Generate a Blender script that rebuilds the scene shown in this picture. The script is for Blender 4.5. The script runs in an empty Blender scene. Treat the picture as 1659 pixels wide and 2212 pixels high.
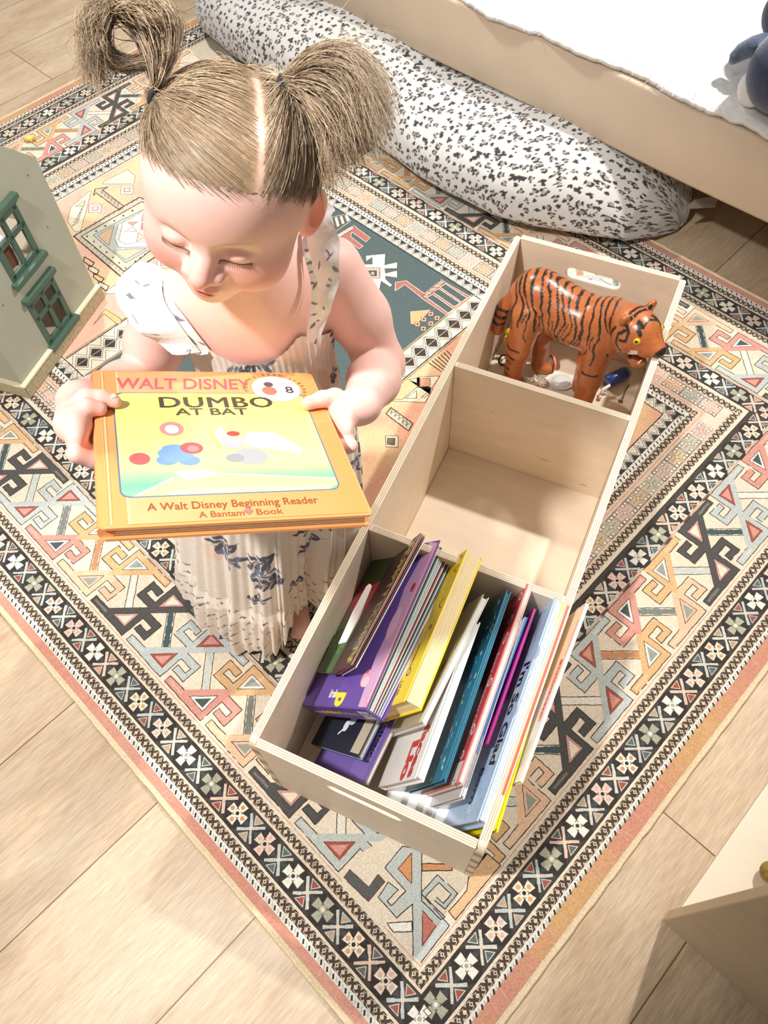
import bpy, bmesh, math, random
import numpy as np
from mathutils import Vector, Matrix
random.seed(7); rng = np.random.RandomState(11)
S = bpy.context.scene
COL = S.collection

# ------------------------------------------------------------------ camera
CAM = np.array([0, 0, 1.215]); FPX = 1675.3
PITCH, ROLL = 1.0285, -0.0617
FW = np.array([0, math.cos(PITCH), -math.sin(PITCH)])
_r = np.array([1.0, 0, 0]); _u = np.cross(_r, FW)
RT = math.cos(ROLL)*_r + math.sin(ROLL)*_u
UPV = -math.sin(ROLL)*_r + math.cos(ROLL)*_u
cd = bpy.data.cameras.new('camera'); cam = bpy.data.objects.new('camera', cd); COL.objects.link(cam)
cd.sensor_fit = 'HORIZONTAL'; cd.sensor_width = 36; cd.lens = 36*FPX/1659
cd.clip_start = 0.02; cd.clip_end = 50
mw = Matrix(((RT[0], UPV[0], -FW[0], CAM[0]), (RT[1], UPV[1], -FW[1], CAM[1]), (RT[2], UPV[2], -FW[2], CAM[2]), (0, 0, 0, 1)))
cam.matrix_world = mw
S.camera = cam
# ------------------------------------------------------------------ light
S.view_settings.view_transform = 'Standard'; S.view_settings.look = 'None'
S.view_settings.gamma = 1.0; S.view_settings.use_curve_mapping = False
S.view_settings.exposure = 0.27
W = bpy.data.worlds.new('world'); S.world = W; W.use_nodes = True
W.node_tree.nodes['Background'].inputs[0].default_value = (1.0, 0.965, 0.93, 1)
W.node_tree.nodes['Background'].inputs[1].default_value = 0.23
def lamp(name, loc, power, size, color, target=(0.1, 0.7, 0)):
    d = bpy.data.lights.new(name, 'AREA'); d.shape = 'DISK'; d.size = size; d.energy = power; d.color = color
    o = bpy.data.objects.new(name, d); COL.objects.link(o); o.location = loc
    o.rotation_euler = (Vector(target)-Vector(loc)).to_track_quat('-Z', 'Y').to_euler()
    return o
lamp('ceiling_downlight', (1.16, 1.32, 1.98), 34, 0.07, (1.0, 0.96, 0.91))
sp = bpy.data.lights.new('ceiling_downlight', 'SPOT'); sp.energy = 158; sp.color = (1.0, 0.965, 0.925); sp.shadow_soft_size = 0.055; sp.spot_size = math.radians(60); sp.spot_blend = 0.55
so = bpy.data.objects.new('ceiling_downlight', sp); COL.objects.link(so); so.location = (-0.75, 0.10, 2.15)
so.rotation_euler = (Vector((-0.35, 0.85, 0))-so.location).to_track_quat('-Z', 'Y').to_euler()
sp3 = bpy.data.lights.new('ceiling_downlight', 'SPOT'); sp3.energy = 120; sp3.color = (1.0, 0.965, 0.925); sp3.shadow_soft_size = 0.06; sp3.spot_size = math.radians(74); sp3.spot_blend = 0.6
s3 = bpy.data.objects.new('ceiling_downlight', sp3); COL.objects.link(s3); s3.location = (-0.9, 2.5, 2.15)
s3.rotation_euler = (Vector((-0.6, 1.85, 0))-s3.location).to_track_quat('-Z', 'Y').to_euler()

# ------------------------------------------------------------------ geometry helpers
def P(x, y, z=0.0):                       # the point of height z seen at a pixel of the photograph
    d = FW + (x-829.5)/FPX*RT - (y-1106)/FPX*UPV
    return CAM + (z-CAM[2])/d[2]*d
def D(x, y, t):
    return CAM + t*(FW + (x-829.5)/FPX*RT - (y-1106)/FPX*UPV)
RYAW = 0.7484
RA = np.array([math.cos(RYAW), math.sin(RYAW)]); RB = np.array([math.sin(RYAW), -math.cos(RYAW)])
def rug_uv(x, y, z=0.006):
    g = P(x, y, z)[:2]; return (g@RA+0.0981, 0.1188-g@RB)
def rug_xyz(u, v, z):
    g = (u-0.0981)*RA + (0.1188-v)*RB; return (g[0], g[1], z)
def srgb(c):
    c = np.asarray(c, float)/255.0
    return np.where(c <= 0.04045, c/12.92, ((c+0.055)/1.055)**2.4)
def tag(o, label=None, cat=None, group=None, kind=None):
    if label: o['label'] = label
    if cat: o['category'] = cat
    if group: o['group'] = group
    if kind: o['kind'] = kind
    return o
def empty(name, loc=(0, 0, 0)):
    o = bpy.data.objects.new(name, None); COL.objects.link(o); o.location = loc; o.empty_display_size = 0.02
    return o
def link(name, me, parent=None, world=True):
    o = bpy.data.objects.new(name, me); COL.objects.link(o)
    if parent is not None:
        o.parent = parent
        if world:
            bpy.context.view_layer.update()
            o.matrix_parent_inverse = parent.matrix_world.inverted()
    return o
def setcol(me, cols, smooth=False):       # cols per loop (n,3) linear
    a = me.color_attributes.new('Col', 'FLOAT_COLOR', 'CORNER')
    c = np.ones((len(cols), 4), np.float32); c[:, :3] = cols
    a.data.foreach_set('color', c.ravel())
def mesh_np(name, V, F, mats, parent=None, smooth=True, vcol=None, fmat=None):
    me = bpy.data.meshes.new(name)
    V = np.asarray(V, float); F = np.asarray(F, int)
    me.from_pydata(V.tolist(), [], F.tolist())
    for m in (mats if isinstance(mats, (list, tuple)) else [mats]): me.materials.append(m)
    if fmat is not None: me.polygons.foreach_set('material_index', np.asarray(fmat, np.int32))
    me.polygons.foreach_set('use_smooth', np.full(len(me.polygons), smooth))
    if vcol is not None:
        li = np.empty(len(me.loops), np.int32); me.loops.foreach_get('vertex_index', li)
        setcol(me, np.asarray(vcol)[li])
    me.update()
    return link(name, me, parent)
class MB:
    """collects shapes and links them as one mesh"""
    def __init__(s): s.bm = bmesh.new(); s.mi = 0
    def quad(s, pts, mi=None):
        f = s.bm.faces.new([s.bm.verts.new(tuple(p)) for p in pts]); f.material_index = s.mi if mi is None else mi; return f
    def hexa(s, c8, bevel=0.0, mi=None):   # 8 corners: bottom 4 then top 4, same order
        vs = [s.bm.verts.new(tuple(p)) for p in c8]; fs = []
        for q in ((3, 2, 1, 0), (4, 5, 6, 7), (0, 1, 5, 4), (1, 2, 6, 5), (2, 3, 7, 6), (3, 0, 4, 7)):
            f = s.bm.faces.new([vs[i] for i in q]); f.material_index = s.mi if mi is None else mi; fs.append(f)
        if bevel:
            es = list({e for f in fs for e in f.edges})
            bmesh.ops.bevel(s.bm, geom=es, offset=bevel, segments=2, affect='EDGES', profile=0.6)
        return fs
    def obox(s, o, ax, ay, az, bevel=0.0, mi=None):  # origin corner and three edge vectors
        o, ax, ay, az = [np.asarray(v, float) for v in (o, ax, ay, az)]
        b = [o, o+ax, o+ax+ay, o+ay]; return s.hexa(b+[p+az for p in b], bevel, mi)
    def prism(s, pts, dvec, mi=None, bevel=0.0):  # closed planar outline extruded by dvec
        n = len(pts); d = np.asarray(dvec, float)
        a = [s.bm.verts.new(tuple(p)) for p in pts]; b = [s.bm.verts.new(tuple(np.asarray(p)+d)) for p in pts]
        fs = [s.bm.faces.new(a[::-1]), s.bm.faces.new(b)]
        for i in range(n): fs.append(s.bm.faces.new((a[i], a[(i+1) % n], b[(i+1) % n], b[i])))
        for f in fs: f.material_index = s.mi if mi is None else mi
        if bevel:
            es = [e for e in fs[0].edges] + [e for e in fs[1].edges]
            bmesh.ops.bevel(s.bm, geom=es, offset=bevel, segments=2, affect='EDGES')
        return fs
    def tube(s, pts, rad, n=10, mi=None, cap=True):
        pts = [np.asarray(p, float) for p in pts]
        if np.isscalar(rad): rad = [rad]*len(pts)
        t0 = pts[1]-pts[0]; up = np.array([0, 0, 1.0]) if abs(t0[2]) < 0.8*np.linalg.norm(t0) else np.array([1.0, 0, 0])
        rings = []
        for i, p in enumerate(pts):
            t = pts[min(i+1, len(pts)-1)]-pts[max(i-1, 0)]; t = t/np.linalg.norm(t)
            x = np.cross(up, t); x /= np.linalg.norm(x); y = np.cross(t, x); up = y
            rings.append([s.bm.verts.new(tuple(p+rad[i]*(math.cos(a)*x+math.sin(a)*y))) for a in [2*math.pi*k/n for k in range(n)]])
        for a, b in zip(rings, rings[1:]):
            for k in range(n):
                f = s.bm.faces.new((a[k], a[(k+1) % n], b[(k+1) % n], b[k])); f.material_index = s.mi if mi is None else mi; f.smooth = True
        if cap:
            for r_ in (rings[0][::-1], rings[-1]):
                f = s.bm.faces.new(r_); f.material_index = s.mi if mi is None else mi
    def ball(s, c, r, M3=None, seg=20, mi=None):
        r = np.array([r, r, r] if np.isscalar(r) else r, float)
        out = bmesh.ops.create_uvsphere(s.bm, u_segments=seg, v_segments=max(8, seg*2//3), radius=1)
        for v in out['verts']:
            p = np.array(v.co)*r
            if M3 is not None: p = M3@p
            v.co = Vector(p+np.asarray(c))
            for f in v.link_faces: f.smooth = True; f.material_index = s.mi if mi is None else mi
    def build(s, name, mats, parent=None):
        me = bpy.data.meshes.new(name); bmesh.ops.recalc_face_normals(s.bm, faces=s.bm.faces)
        s.bm.to_mesh(me); s.bm.free()
        for m in (mats if isinstance(mats, (list, tuple)) else [mats]): me.materials.append(m)
        return link(name, me, parent)
# ---------------- flat artwork printed on a surface (coloured polygons in stacked ink layers)
class Art:
    def __init__(s, fn, step=0.00006): s.fn = fn; s.pol = []; s.step = step; s.xf = None
    def poly(s, pts, col, layer=1):
        if s.xf: pts = [s.xf(*p) for p in pts]
        s.pol.append((pts, srgb(col), layer))
    def rect(s, x0, y0, x1, y1, col, layer=1): s.poly([(x0, y0), (x1, y0), (x1, y1), (x0, y1)], col, layer)
    def circ(s, x, y, r, col, layer=1, ry=None, n=18, rot=0):
        ry = ry or r; c, q = math.cos(rot), math.sin(rot)
        s.poly([(x+c*r*math.cos(a)-q*ry*math.sin(a), y+q*r*math.cos(a)+c*ry*math.sin(a)) for a in [2*math.pi*k/n for k in range(n)]], col, layer)
    def stroke(s, pts, w, col, layer=3, closed=False, seg=0.006, jit=0.0, gap=0.0):
        pts = [np.array(p, float) for p in pts]
        if closed: pts = pts+[pts[0]]
        for a, b in zip(pts, pts[1:]):
            L = np.linalg.norm(b-a)
            if L < 1e-6: continue
            n = max(1, int(L/seg)); t = (b-a)/L; nn = np.array([-t[1], t[0]])
            js = [random.uniform(-jit, jit) for _ in range(n+1)]
            for i in range(n):
                if gap and random.random() < gap: continue
                ex = min(w*.25, .0004); p = a+(b-a)*i/n - t*ex; q = a+(b-a)*(i+1)/n + t*ex
                wa = w*0.5*(1+random.uniform(-.25, .25)*(jit > 0)); wb = w*0.5*(1+random.uniform(-.25, .25)*(jit > 0))
                s.poly([tuple(p+nn*(js[i]-wa)), tuple(q+nn*(js[i+1]-wb)), tuple(q+nn*(js[i+1]+wb)), tuple(p+nn*(js[i]+wa))], col, layer)
    def text(s, txt, x, y, h, col, layer=4, bold=0.0, sx=1.0, shear=0.0, rot=0.0, align='LEFT', space=1.0):
        cu = bpy.data.curves.new('t', 'FONT'); cu.body = txt; cu.size = 1; cu.offset = bold; cu.shear = shear
        cu.align_x = align; cu.space_character = space; cu.resolution_u = 3
        o = bpy.data.objects.new('t', cu); COL.objects.link(o)
        dg = bpy.context.evaluated_depsgraph_get(); me = o.evaluated_get(dg).to_mesh()
        vs = [v.co.copy() for v in me.vertices]; c, q = math.cos(rot), math.sin(rot)
        k = h/0.7
        for p in me.polygons:
            s.poly([(x+c*vs[i].x*k*sx-q*vs[i].y*k, y+q*vs[i].x*k*sx+c*vs[i].y*k) for i in p.vertices], col, layer)
        o.evaluated_get(dg).to_mesh_clear(); bpy.data.objects.remove(o); bpy.data.curves.remove(cu)
    def build(s, name, mat, parent=None, extra=None):
        V = []; F = []; C = []
        if extra:
            V, F, C = extra
        for j, (pts, c, l) in enumerate(s.pol):
            b = len(V); hh = (l+.7*(j % 53)/53)*s.step
            V += [s.fn(p[0], p[1], hh) for p in pts]; F.append(list(range(b, b+len(pts)))); C += list(c) if isinstance(c, list) else [c]*len(pts)
        me = bpy.data.meshes.new(name); me.from_pydata([tuple(v) for v in V], [], F); me.materials.append(mat)
        setcol(me, np.array(C)); me.update()
        return link(name, me, parent)
def plane_fn(o, ex, ey, n):
    o, ex, ey, n = [np.asarray(v, float) for v in (o, ex, ey, n)]
    return lambda x, y, h: tuple(o+x*ex+y*ey+(h+0.00015)*n)

# ------------------------------------------------------------------ materials
def nt(name):
    m = bpy.data.materials.new(name); m.use_nodes = True; t = m.node_tree
    return m, t, t.nodes, t.links, t.nodes['Principled BSDF']
def mat(name, col=(200, 200, 200), rough=0.6, var=0.05, vs=40, bump=0.0, bs=200, attr=False, sheen=0.0, metal=0.0, sub=0.0, spec=0.5, stretch=None, trans=0.0, coat=0.0, noise2=0.0):
    m, t, N, L, B = nt(name)
    B.inputs['Roughness'].default_value = rough; B.inputs['Metallic'].default_value = metal
    B.inputs['Specular IOR Level'].default_value = spec; B.inputs['Sheen Weight'].default_value = sheen
    B.inputs['Coat Weight'].default_value = coat; B.inputs['Transmission Weight'].default_value = trans
    tc = N.new('ShaderNodeTexCoord'); mp = N.new('ShaderNodeMapping'); L.new(tc.outputs['Object'], mp.inputs[0])
    if stretch: mp.inputs['Scale'].default_value = stretch
    nz = N.new('ShaderNodeTexNoise'); nz.inputs['Scale'].default_value = vs; nz.inputs['Detail'].default_value = 5
    L.new(mp.outputs[0], nz.inputs['Vector'])
    mr = N.new('ShaderNodeMapRange'); mr.inputs[1].default_value = 0.25; mr.inputs[2].default_value = 0.75
    mr.inputs[3].default_value = 1-var; mr.inputs[4].default_value = 1+var; L.new(nz.outputs[0], mr.inputs[0])
    mx = N.new('ShaderNodeVectorMath'); mx.operation = 'SCALE'
    if attr:
        at = N.new('ShaderNodeAttribute'); at.attribute_name = 'Col'; L.new(at.outputs['Color'], mx.inputs[0])
    else:
        mx.inputs[0].default_value = tuple(srgb(col))
    L.new(mr.outputs[0], mx.inputs['Scale']); L.new(mx.outputs[0], B.inputs['Base Color'])
    if sub:
        B.inputs['Subsurface Weight'].default_value = sub; B.inputs['Subsurface Radius'].default_value = (0.9, 0.35, 0.2)
        B.inputs['Subsurface Scale'].default_value = 0.006
    if bump:
        nb = N.new('ShaderNodeTexNoise'); nb.inputs['Scale'].default_value = bs; nb.inputs['Detail'].default_value = 3
        L.new(mp.outputs[0], nb.inputs['Vector'])
        bp = N.new('ShaderNodeBump'); bp.inputs['Strength'].default_value = bump; bp.inputs['Distance'].default_value = 0.001
        L.new(nb.outputs[0], bp.inputs['Height']); L.new(bp.outputs[0], B.inputs['Normal'])
    return m
M_print = mat('printed_paper', attr=True, rough=0.35, var=0.02, vs=30, coat=0.15)
M_matte = mat('painted_matte', attr=True, rough=0.75, var=0.03, vs=60)
# ================================================================== floor
def floor_mat():
    m, t, N, L, B = nt('oak_laminate'); B.inputs['Roughness'].default_value = 0.42; B.inputs['Specular IOR Level'].default_value = 0.35
    tc = N.new('ShaderNodeTexCoord'); mp = N.new('ShaderNodeMapping'); mp.vector_type = 'POINT'
    L.new(tc.outputs['Object'], mp.inputs[0])
    # plank rows run along object x
    br = N.new('ShaderNodeTexBrick'); br.offset = 0.37; br.offset_frequency = 2; br.squash = 1
    br.inputs['Scale'].default_value = 1; br.inputs['Mortar Size'].default_value = 0.0011; br.inputs['Mortar Smooth'].default_value = 0.1
    br.inputs['Brick Width'].default_value = 1.28; br.inputs['Row Height'].default_value = 0.2228; br.inputs['Bias'].default_value = 0
    br.inputs['Color1'].default_value = (0, 0, 0, 1); br.inputs['Color2'].default_value = (1, 1, 1, 1); br.inputs['Mortar'].default_value = (0.5, 0.5, 0.5, 1)
    L.new(mp.outputs[0], br.inputs['Vector'])
    # grain: noise stretched along the plank, shifted per plank
    ad = N.new('ShaderNodeVectorMath'); ad.operation = 'MULTIPLY_ADD'; L.new(br.outputs['Color'], ad.inputs[0]); ad.inputs[1].default_value = (7, 3, 5); L.new(mp.outputs[0], ad.inputs[2])
    sc = N.new('ShaderNodeVectorMath'); sc.operation = 'MULTIPLY'; sc.inputs[1].default_value = (1.0, 11, 1); L.new(ad.outputs[0], sc.inputs[0])
    n1 = N.new('ShaderNodeTexNoise'); n1.inputs['Scale'].default_value = 14; n1.inputs['Detail'].default_value = 9; n1.inputs['Roughness'].default_value = 0.62; n1.inputs['Distortion'].default_value = 0.5; L.new(sc.outputs[0], n1.inputs['Vector'])
    sc2 = N.new('ShaderNodeVectorMath'); sc2.operation = 'MULTIPLY'; sc2.inputs[1].default_value = (1.0, 3.2, 1); L.new(ad.outputs[0], sc2.inputs[0])
    n2 = N.new('ShaderNodeTexNoise'); n2.inputs['Scale'].default_value = 3.2; n2.inputs['Detail'].default_value = 4; n2.inputs['Distortion'].default_value = 0.8; L.new(sc2.outputs[0], n2.inputs['Vector'])
    n3 = N.new('ShaderNodeTexNoise'); n3.inputs['Scale'].default_value = 42; n3.inputs['Detail'].default_value = 6; L.new(sc.outputs[0], n3.inputs['Vector'])
    r1 = N.new('ShaderNodeValToRGB'); e = r1.color_ramp.elements
    e[0].position = 0.25; e[0].color = (*srgb((160, 134, 106)), 1); e[1].position = 0.75; e[1].color = (*srgb((216, 196, 168)), 1)
    k = r1.color_ramp.elements.new(0.5); k.color = (*srgb((198, 174, 144)), 1)
    L.new(n1.outputs[0], r1.inputs[0])
    r2 = N.new('ShaderNodeValToRGB'); e = r2.color_ramp.elements
    e[0].position = 0.3; e[0].color = (*srgb((182, 154, 122)), 1); e[1].position = 0.72; e[1].color = (*srgb((220, 202, 176)), 1); L.new(n2.outputs[0], r2.inputs[0])
    mx = N.new('ShaderNodeMix'); mx.data_type = 'RGBA'; mx.inputs[0].default_value = 0.55; L.new(r1.outputs[0], mx.inputs[6]); L.new(r2.outputs[0], mx.inputs[7])
    # fine pores
    mr = N.new('ShaderNodeMapRange'); mr.inputs[1].default_value = 0.3; mr.inputs[2].default_value = 0.7; mr.inputs[3].default_value = 0.82; mr.inputs[4].default_value = 1.10; L.new(n3.outputs[0], mr.inputs[0])
    # per plank tone
    mr2 = N.new('ShaderNodeMapRange'); mr2.inputs[3].default_value = 0.92; mr2.inputs[4].default_value = 1.08; L.new(br.outputs['Color'], mr2.inputs[0])
    mm = N.new('ShaderNodeMath'); mm.operation = 'MULTIPLY'; L.new(mr.outputs[0], mm.inputs[0]); L.new(mr2.outputs[0], mm.inputs[1])
    vs = N.new('ShaderNodeVectorMath'); vs.operation = 'SCALE'; L.new(mx.outputs[2], vs.inputs[0]); L.new(mm.outputs[0], vs.inputs['Scale'])
    # knots
    kv = N.new('ShaderNodeTexVoronoi'); kv.inputs['Scale'].default_value = 2.6; sk = N.new('ShaderNodeVectorMath'); sk.operation = 'MULTIPLY'; sk.inputs[1].default_value = (0.55, 1.3, 1); L.new(ad.outputs[0], sk.inputs[0]); L.new(sk.outputs[0], kv.inputs['Vector'])
    kn = N.new('ShaderNodeMath'); kn.operation = 'MULTIPLY_ADD'; L.new(n1.outputs[0], kn.inputs[0]); kn.inputs[1].default_value = 0.06; L.new(kv.outputs['Distance'], kn.inputs[2])
    kr = N.new('ShaderNodeMapRange'); kr.inputs[1].default_value = 0.045; kr.inputs[2].default_value = 0.085; kr.inputs[3].default_value = 0.5; kr.inputs[4].default_value = 1; L.new(kn.outputs[0], kr.inputs[0])
    v2 = N.new('ShaderNodeVectorMath'); v2.operation = 'SCALE'; L.new(vs.outputs[0], v2.inputs[0]); L.new(kr.outputs[0], v2.inputs['Scale'])
    m3 = N.new('ShaderNodeMix'); m3.data_type = 'RGBA'; L.new(br.outputs['Fac'], m3.inputs[0]); L.new(v2.outputs[0], m3.inputs[6]); m3.inputs[7].default_value = (*srgb((120, 92, 62)), 1)
    L.new(m3.outputs[2], B.inputs['Base Color'])
    bp = N.new('ShaderNodeBump'); bp.inputs['Strength'].default_value = 0.25; bp.inputs['Distance'].default_value = 0.0012; L.new(n1.outputs[0], bp.inputs['Height']); L.new(bp.outputs[0], B.inputs['Normal'])
    return m
fl = mesh_np('floor', [(-4, -4, 0), (5, -4, 0), (5, 5, 0), (-4, 5, 0), (-4, -4, -.05), (5, -4, -.05), (5, 5, -.05), (-4, 5, -.05)],
             [(0, 1, 2, 3), (4, 7, 6, 5), (0, 4, 5, 1), (1, 5, 6, 2), (2, 6, 7, 3), (3, 7, 4, 0)], floor_mat(), smooth=False)
# object space turned so that local x runs along the planks and a seam falls where it should
FSH = 0.8825
def set_floor_frame():
    a = RYAW; R = Matrix.Rotation(a, 4, 'Z')
    off = RA*FSH + RB*(-0.2312*0.9)      # a seam at this distance across
    T = Matrix.Translation((off[0], off[1], 0))
    M = T@R; fl.data.transform(M.inverted()); fl.matrix_world = M
set_floor_frame(); tag(fl, kind='structure')

# ================================================================== rug
U_, V_ = 1.527, 2.268
CR = (230, 217, 196); BK = (46, 43, 42); DK = (62, 60, 58); PK = (206, 150, 132); CO = (200, 122, 98); TN = (208, 166, 118); TL = (62, 84, 90)
LB = (190, 198, 196); SG = (168, 170, 150); BR = (92, 72, 58); WH = (240, 236, 226); RS = (150, 92, 84); GY = (146, 148, 142); OR = (200, 138, 98)
class RugArt(Art):
    def poly(s, pts, col, layer=1):
        c = np.asarray(col, float); Art.poly(s, pts, tuple(c*.86+np.array([150, 138, 118])*.14-4), layer)
rug = RugArt(lambda x, y, h: rug_xyz(x, y, 0.0062+h), step=0.00005)
SIDE = [lambda s, d: (d, s), lambda s, d: (s, d), lambda s, d: (U_-d, V_-s), lambda s, d: (U_-s, V_-d)]
SL = [V_, U_, V_, U_]; OFF = [0, .006, 0, .006]
def band(k, d0, d1, col, layer=1, e0=None):
    o = OFF[k]; c = OFF[1-k % 2] if True else 0
    a0, a1 = d0+(o if d0 > .01 else 0), d1+(o if d1 > .01 else 0)
    c0, c1 = d0+(c if d0 > .01 else 0), d1+(c if d1 > .01 else 0)
    f = SIDE[k]; Ls = SL[k]
    rug.poly([f(c0, a0), f(Ls-c0, a0), f(Ls-c1, a1), f(c1, a1)], col, layer)
def jl(k, d, col, w=.0011, layer=2):
    o = OFF[k]; f = SIDE[k]; c = OFF[1-k % 2]; Ls = SL[k]
    rug.xf = f; rug.stroke([(d+c, d+o), (Ls-d-c, d+o)], w, col, layer, seg=.02, jit=.0003); rug.xf = None
rug.rect(0, 0, U_, V_, CR, 0)
def lerp(a, b, t): return tuple(np.array(a)*(1-t)+np.array(b)*t)
def flower(s, d, r, col, inner, core, dd):
    a = r*.36; b = r
    for (x, y) in ((1, 0), (-1, 0), (0, 1), (0, -1)):
        px, py = -y, x
        q = [(s+x*a*.3+px*a*.8, d+y*a*.3+py*a*.8), (s+x*b+px*a*1.25, d+y*b+py*a*1.25), (s+x*b-px*a*1.25, d+y*b-py*a*1.25), (s+x*a*.3-px*a*.8, d+y*a*.3-py*a*.8)]
        rug.poly(q, col, 3); rug.stroke(q[0:], .0010, DK, 4, seg=.004, jit=.0003, closed=False)
        cx, cy = s+x*b*.66, d+y*b*.66
        if inner: rug.circ(cx, cy, a*.62, inner, 5, n=6)
    rug.circ(s, d, a*.95, col, 5, n=8); rug.circ(s, d, a*.5, core, 6, n=8)
FC = [((238, 222, 204), (222, 188, 172), BK), ((244, 232, 208), (214, 164, 120), BK), ((176, 178, 156), None, (240, 230, 200)), ((240, 234, 220), None, DK), ((230, 204, 190), (216, 180, 168), BK), ((244, 238, 222), (204, 150, 110), BK), (SG, None, WH), (WH, None, SG)]
XC = [LB, (214, 214, 204), (226, 196, 180), LB, (200, 206, 200)]
def xfig(s, d, r, c, tri):
    e = r*.98
    for (x, y) in ((1, 1), (1, -1)):
        rug.stroke([(s-x*e, d-y*e), (s+x*e, d+y*e)], .0042, c, 4, seg=.01, jit=.0005)
    for y in (1, -1):
        q = [(s-e*.55, d+y*r*1.15), (s+e*.55, d+y*r*1.15), (s, d+y*r*.42)]
        rug.poly(q, tri, 3); rug.stroke(q, .0012, c, 4, closed=True)
        q = [(s+y*r*1.0, d-e*.45), (s+y*r*1.0, d+e*.45), (s+y*r*.45, d)]
        rug.poly(q, (60, 72, 76), 3)
    rug.circ(s, d, .0028, (236, 208, 180), 5, n=6)
def chain(k, dc, w, pitch=.0122, dark=(70, 58, 50)):
    band(k, dc-w/2, dc+w/2, dark, 1)
    f = SIDE[k]; o = OFF[k]; n = int((SL[k]-2*dc)/pitch); rug.xf = f
    for i in range(n):
        s = dc+(i+.5)*(SL[k]-2*dc)/n + random.uniform(-.0006, .0006); h = w*.25; dd = dc+o
        rug.poly([(s-h, dd), (s, dd-h*1.1), (s+h, dd), (s, dd+h*1.1)], lerp(CR, (180, 160, 140), random.random()*.5), 2)
        if i % 2: rug.circ(s, dd, h*.42, dark, 3, n=5)
        for y in (-1, 1):
            x = s+pitch*.5; rug.poly([(x-h*.9, dd+y*w*.5), (x+h*.9, dd+y*w*.5), (x+random.uniform(-.001, .001), dd+y*w*.16)], lerp(CR, (170, 150, 130), random.random()*.7), 2)
            rug.stroke([(s-h*1.2, dd+y*w*.42), (s+h*.4, dd+y*w*.30)], .0007, CR, 3)
    rug.xf = None
H1 = [(4, 4), (55, -46), (90, -46), (90, -58.5), (-4, -59.5), (-4.5, -16), (-30, -16), (-29, -27), (-10, -26), (-9, -38), (-38.5, -39), (-39, -2.5), (-4, -4)]
H1 = [(55, -45.5), (90, -46), (90, -58.5), (-4, -59.5), (-4.5, -16), (-30, -16), (-29, -27), (-10, -26), (-9, -38), (-38.5, -39), (-39, -2.5), (-5, -2.5), (-2, 7), (5, 3)]
T1 = [(40, -46.5), (7, -14.5), (6, -47.5)]; T1b = [(31, -43.8), (11.5, -24), (10, -43.8)]
MC = [((214, 150, 138), (238, 238, 232), (70, 80, 84)), ((220, 178, 128), WH, (150, 156, 146)), ((188, 196, 194), (160, 84, 74), (214, 150, 138)), ((74, 74, 74), (200, 150, 150), (240, 226, 200)), ((232, 194, 160), (230, 190, 170), (150, 156, 142))]
SQA = [(0, 1), (2, 2), (3, 3), (4, 1)]; SQB = [(1, 4), (3, 3), (2, 2), (0, 1)]
BARC = [(196, 204, 200), TL, (230, 226, 216), OR, (120, 128, 124)]
def meander(k, s, d, i, sgn):
    rug.xf = SIDE[k]; o = OFF[k]
    a, b = (SQA if k % 2 == 0 else SQB)[i % 4]
    for half, ci in ((1, a), (-1, b)):
        col, tw, td = MC[ci]
        g = lambda pts: [(s+half*x/1000*.995, d+o+sgn*half*y/1000) for x, y in pts]
        dk = (58, 46, 42)
        rug.poly(g(H1), col, 3)
        hs = g(H1)
        rug.stroke(hs[:12], .0013, dk, 5, seg=.006, jit=.0005, gap=.03)
        inn = lambda pts, c=(0, 0), t=.0: pts
        rug.poly(g(T1), tw, 4); rug.stroke(g(T1), .0010, dk if ci != 2 else (120, 50, 44), 5, closed=True, seg=.005, jit=.0004); rug.poly(g(T1b), td, 5)
        cc = lerp(col, WH, .35)
        rug.stroke([g([(84, -52)])[0], g([(52, -52)])[0]], .004, lerp(col, (250, 240, 225), .25), 4, seg=.004, jit=.0006)
    rug.xf = None
def bar(k, s, d, i, sgn):
    rug.xf = SIDE[k]; o = OFF[k]; c = BARC[i % 5]
    a = (s-.023, d+o+sgn*.022*-1); b = (s+.021, d+o+sgn*.024)
    rug.stroke([a, b], .0098, c, 2, seg=.006, jit=.0004)
    for q in (-1, 1):
        e = .0034*q*1.4; rug.stroke([(a[0]+e, a[1]-sgn*e), (b[0]+e, b[1]-sgn*e)], .0012, (64, 56, 52), 3, seg=.005, jit=.0005)
    rug.xf = None
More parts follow.
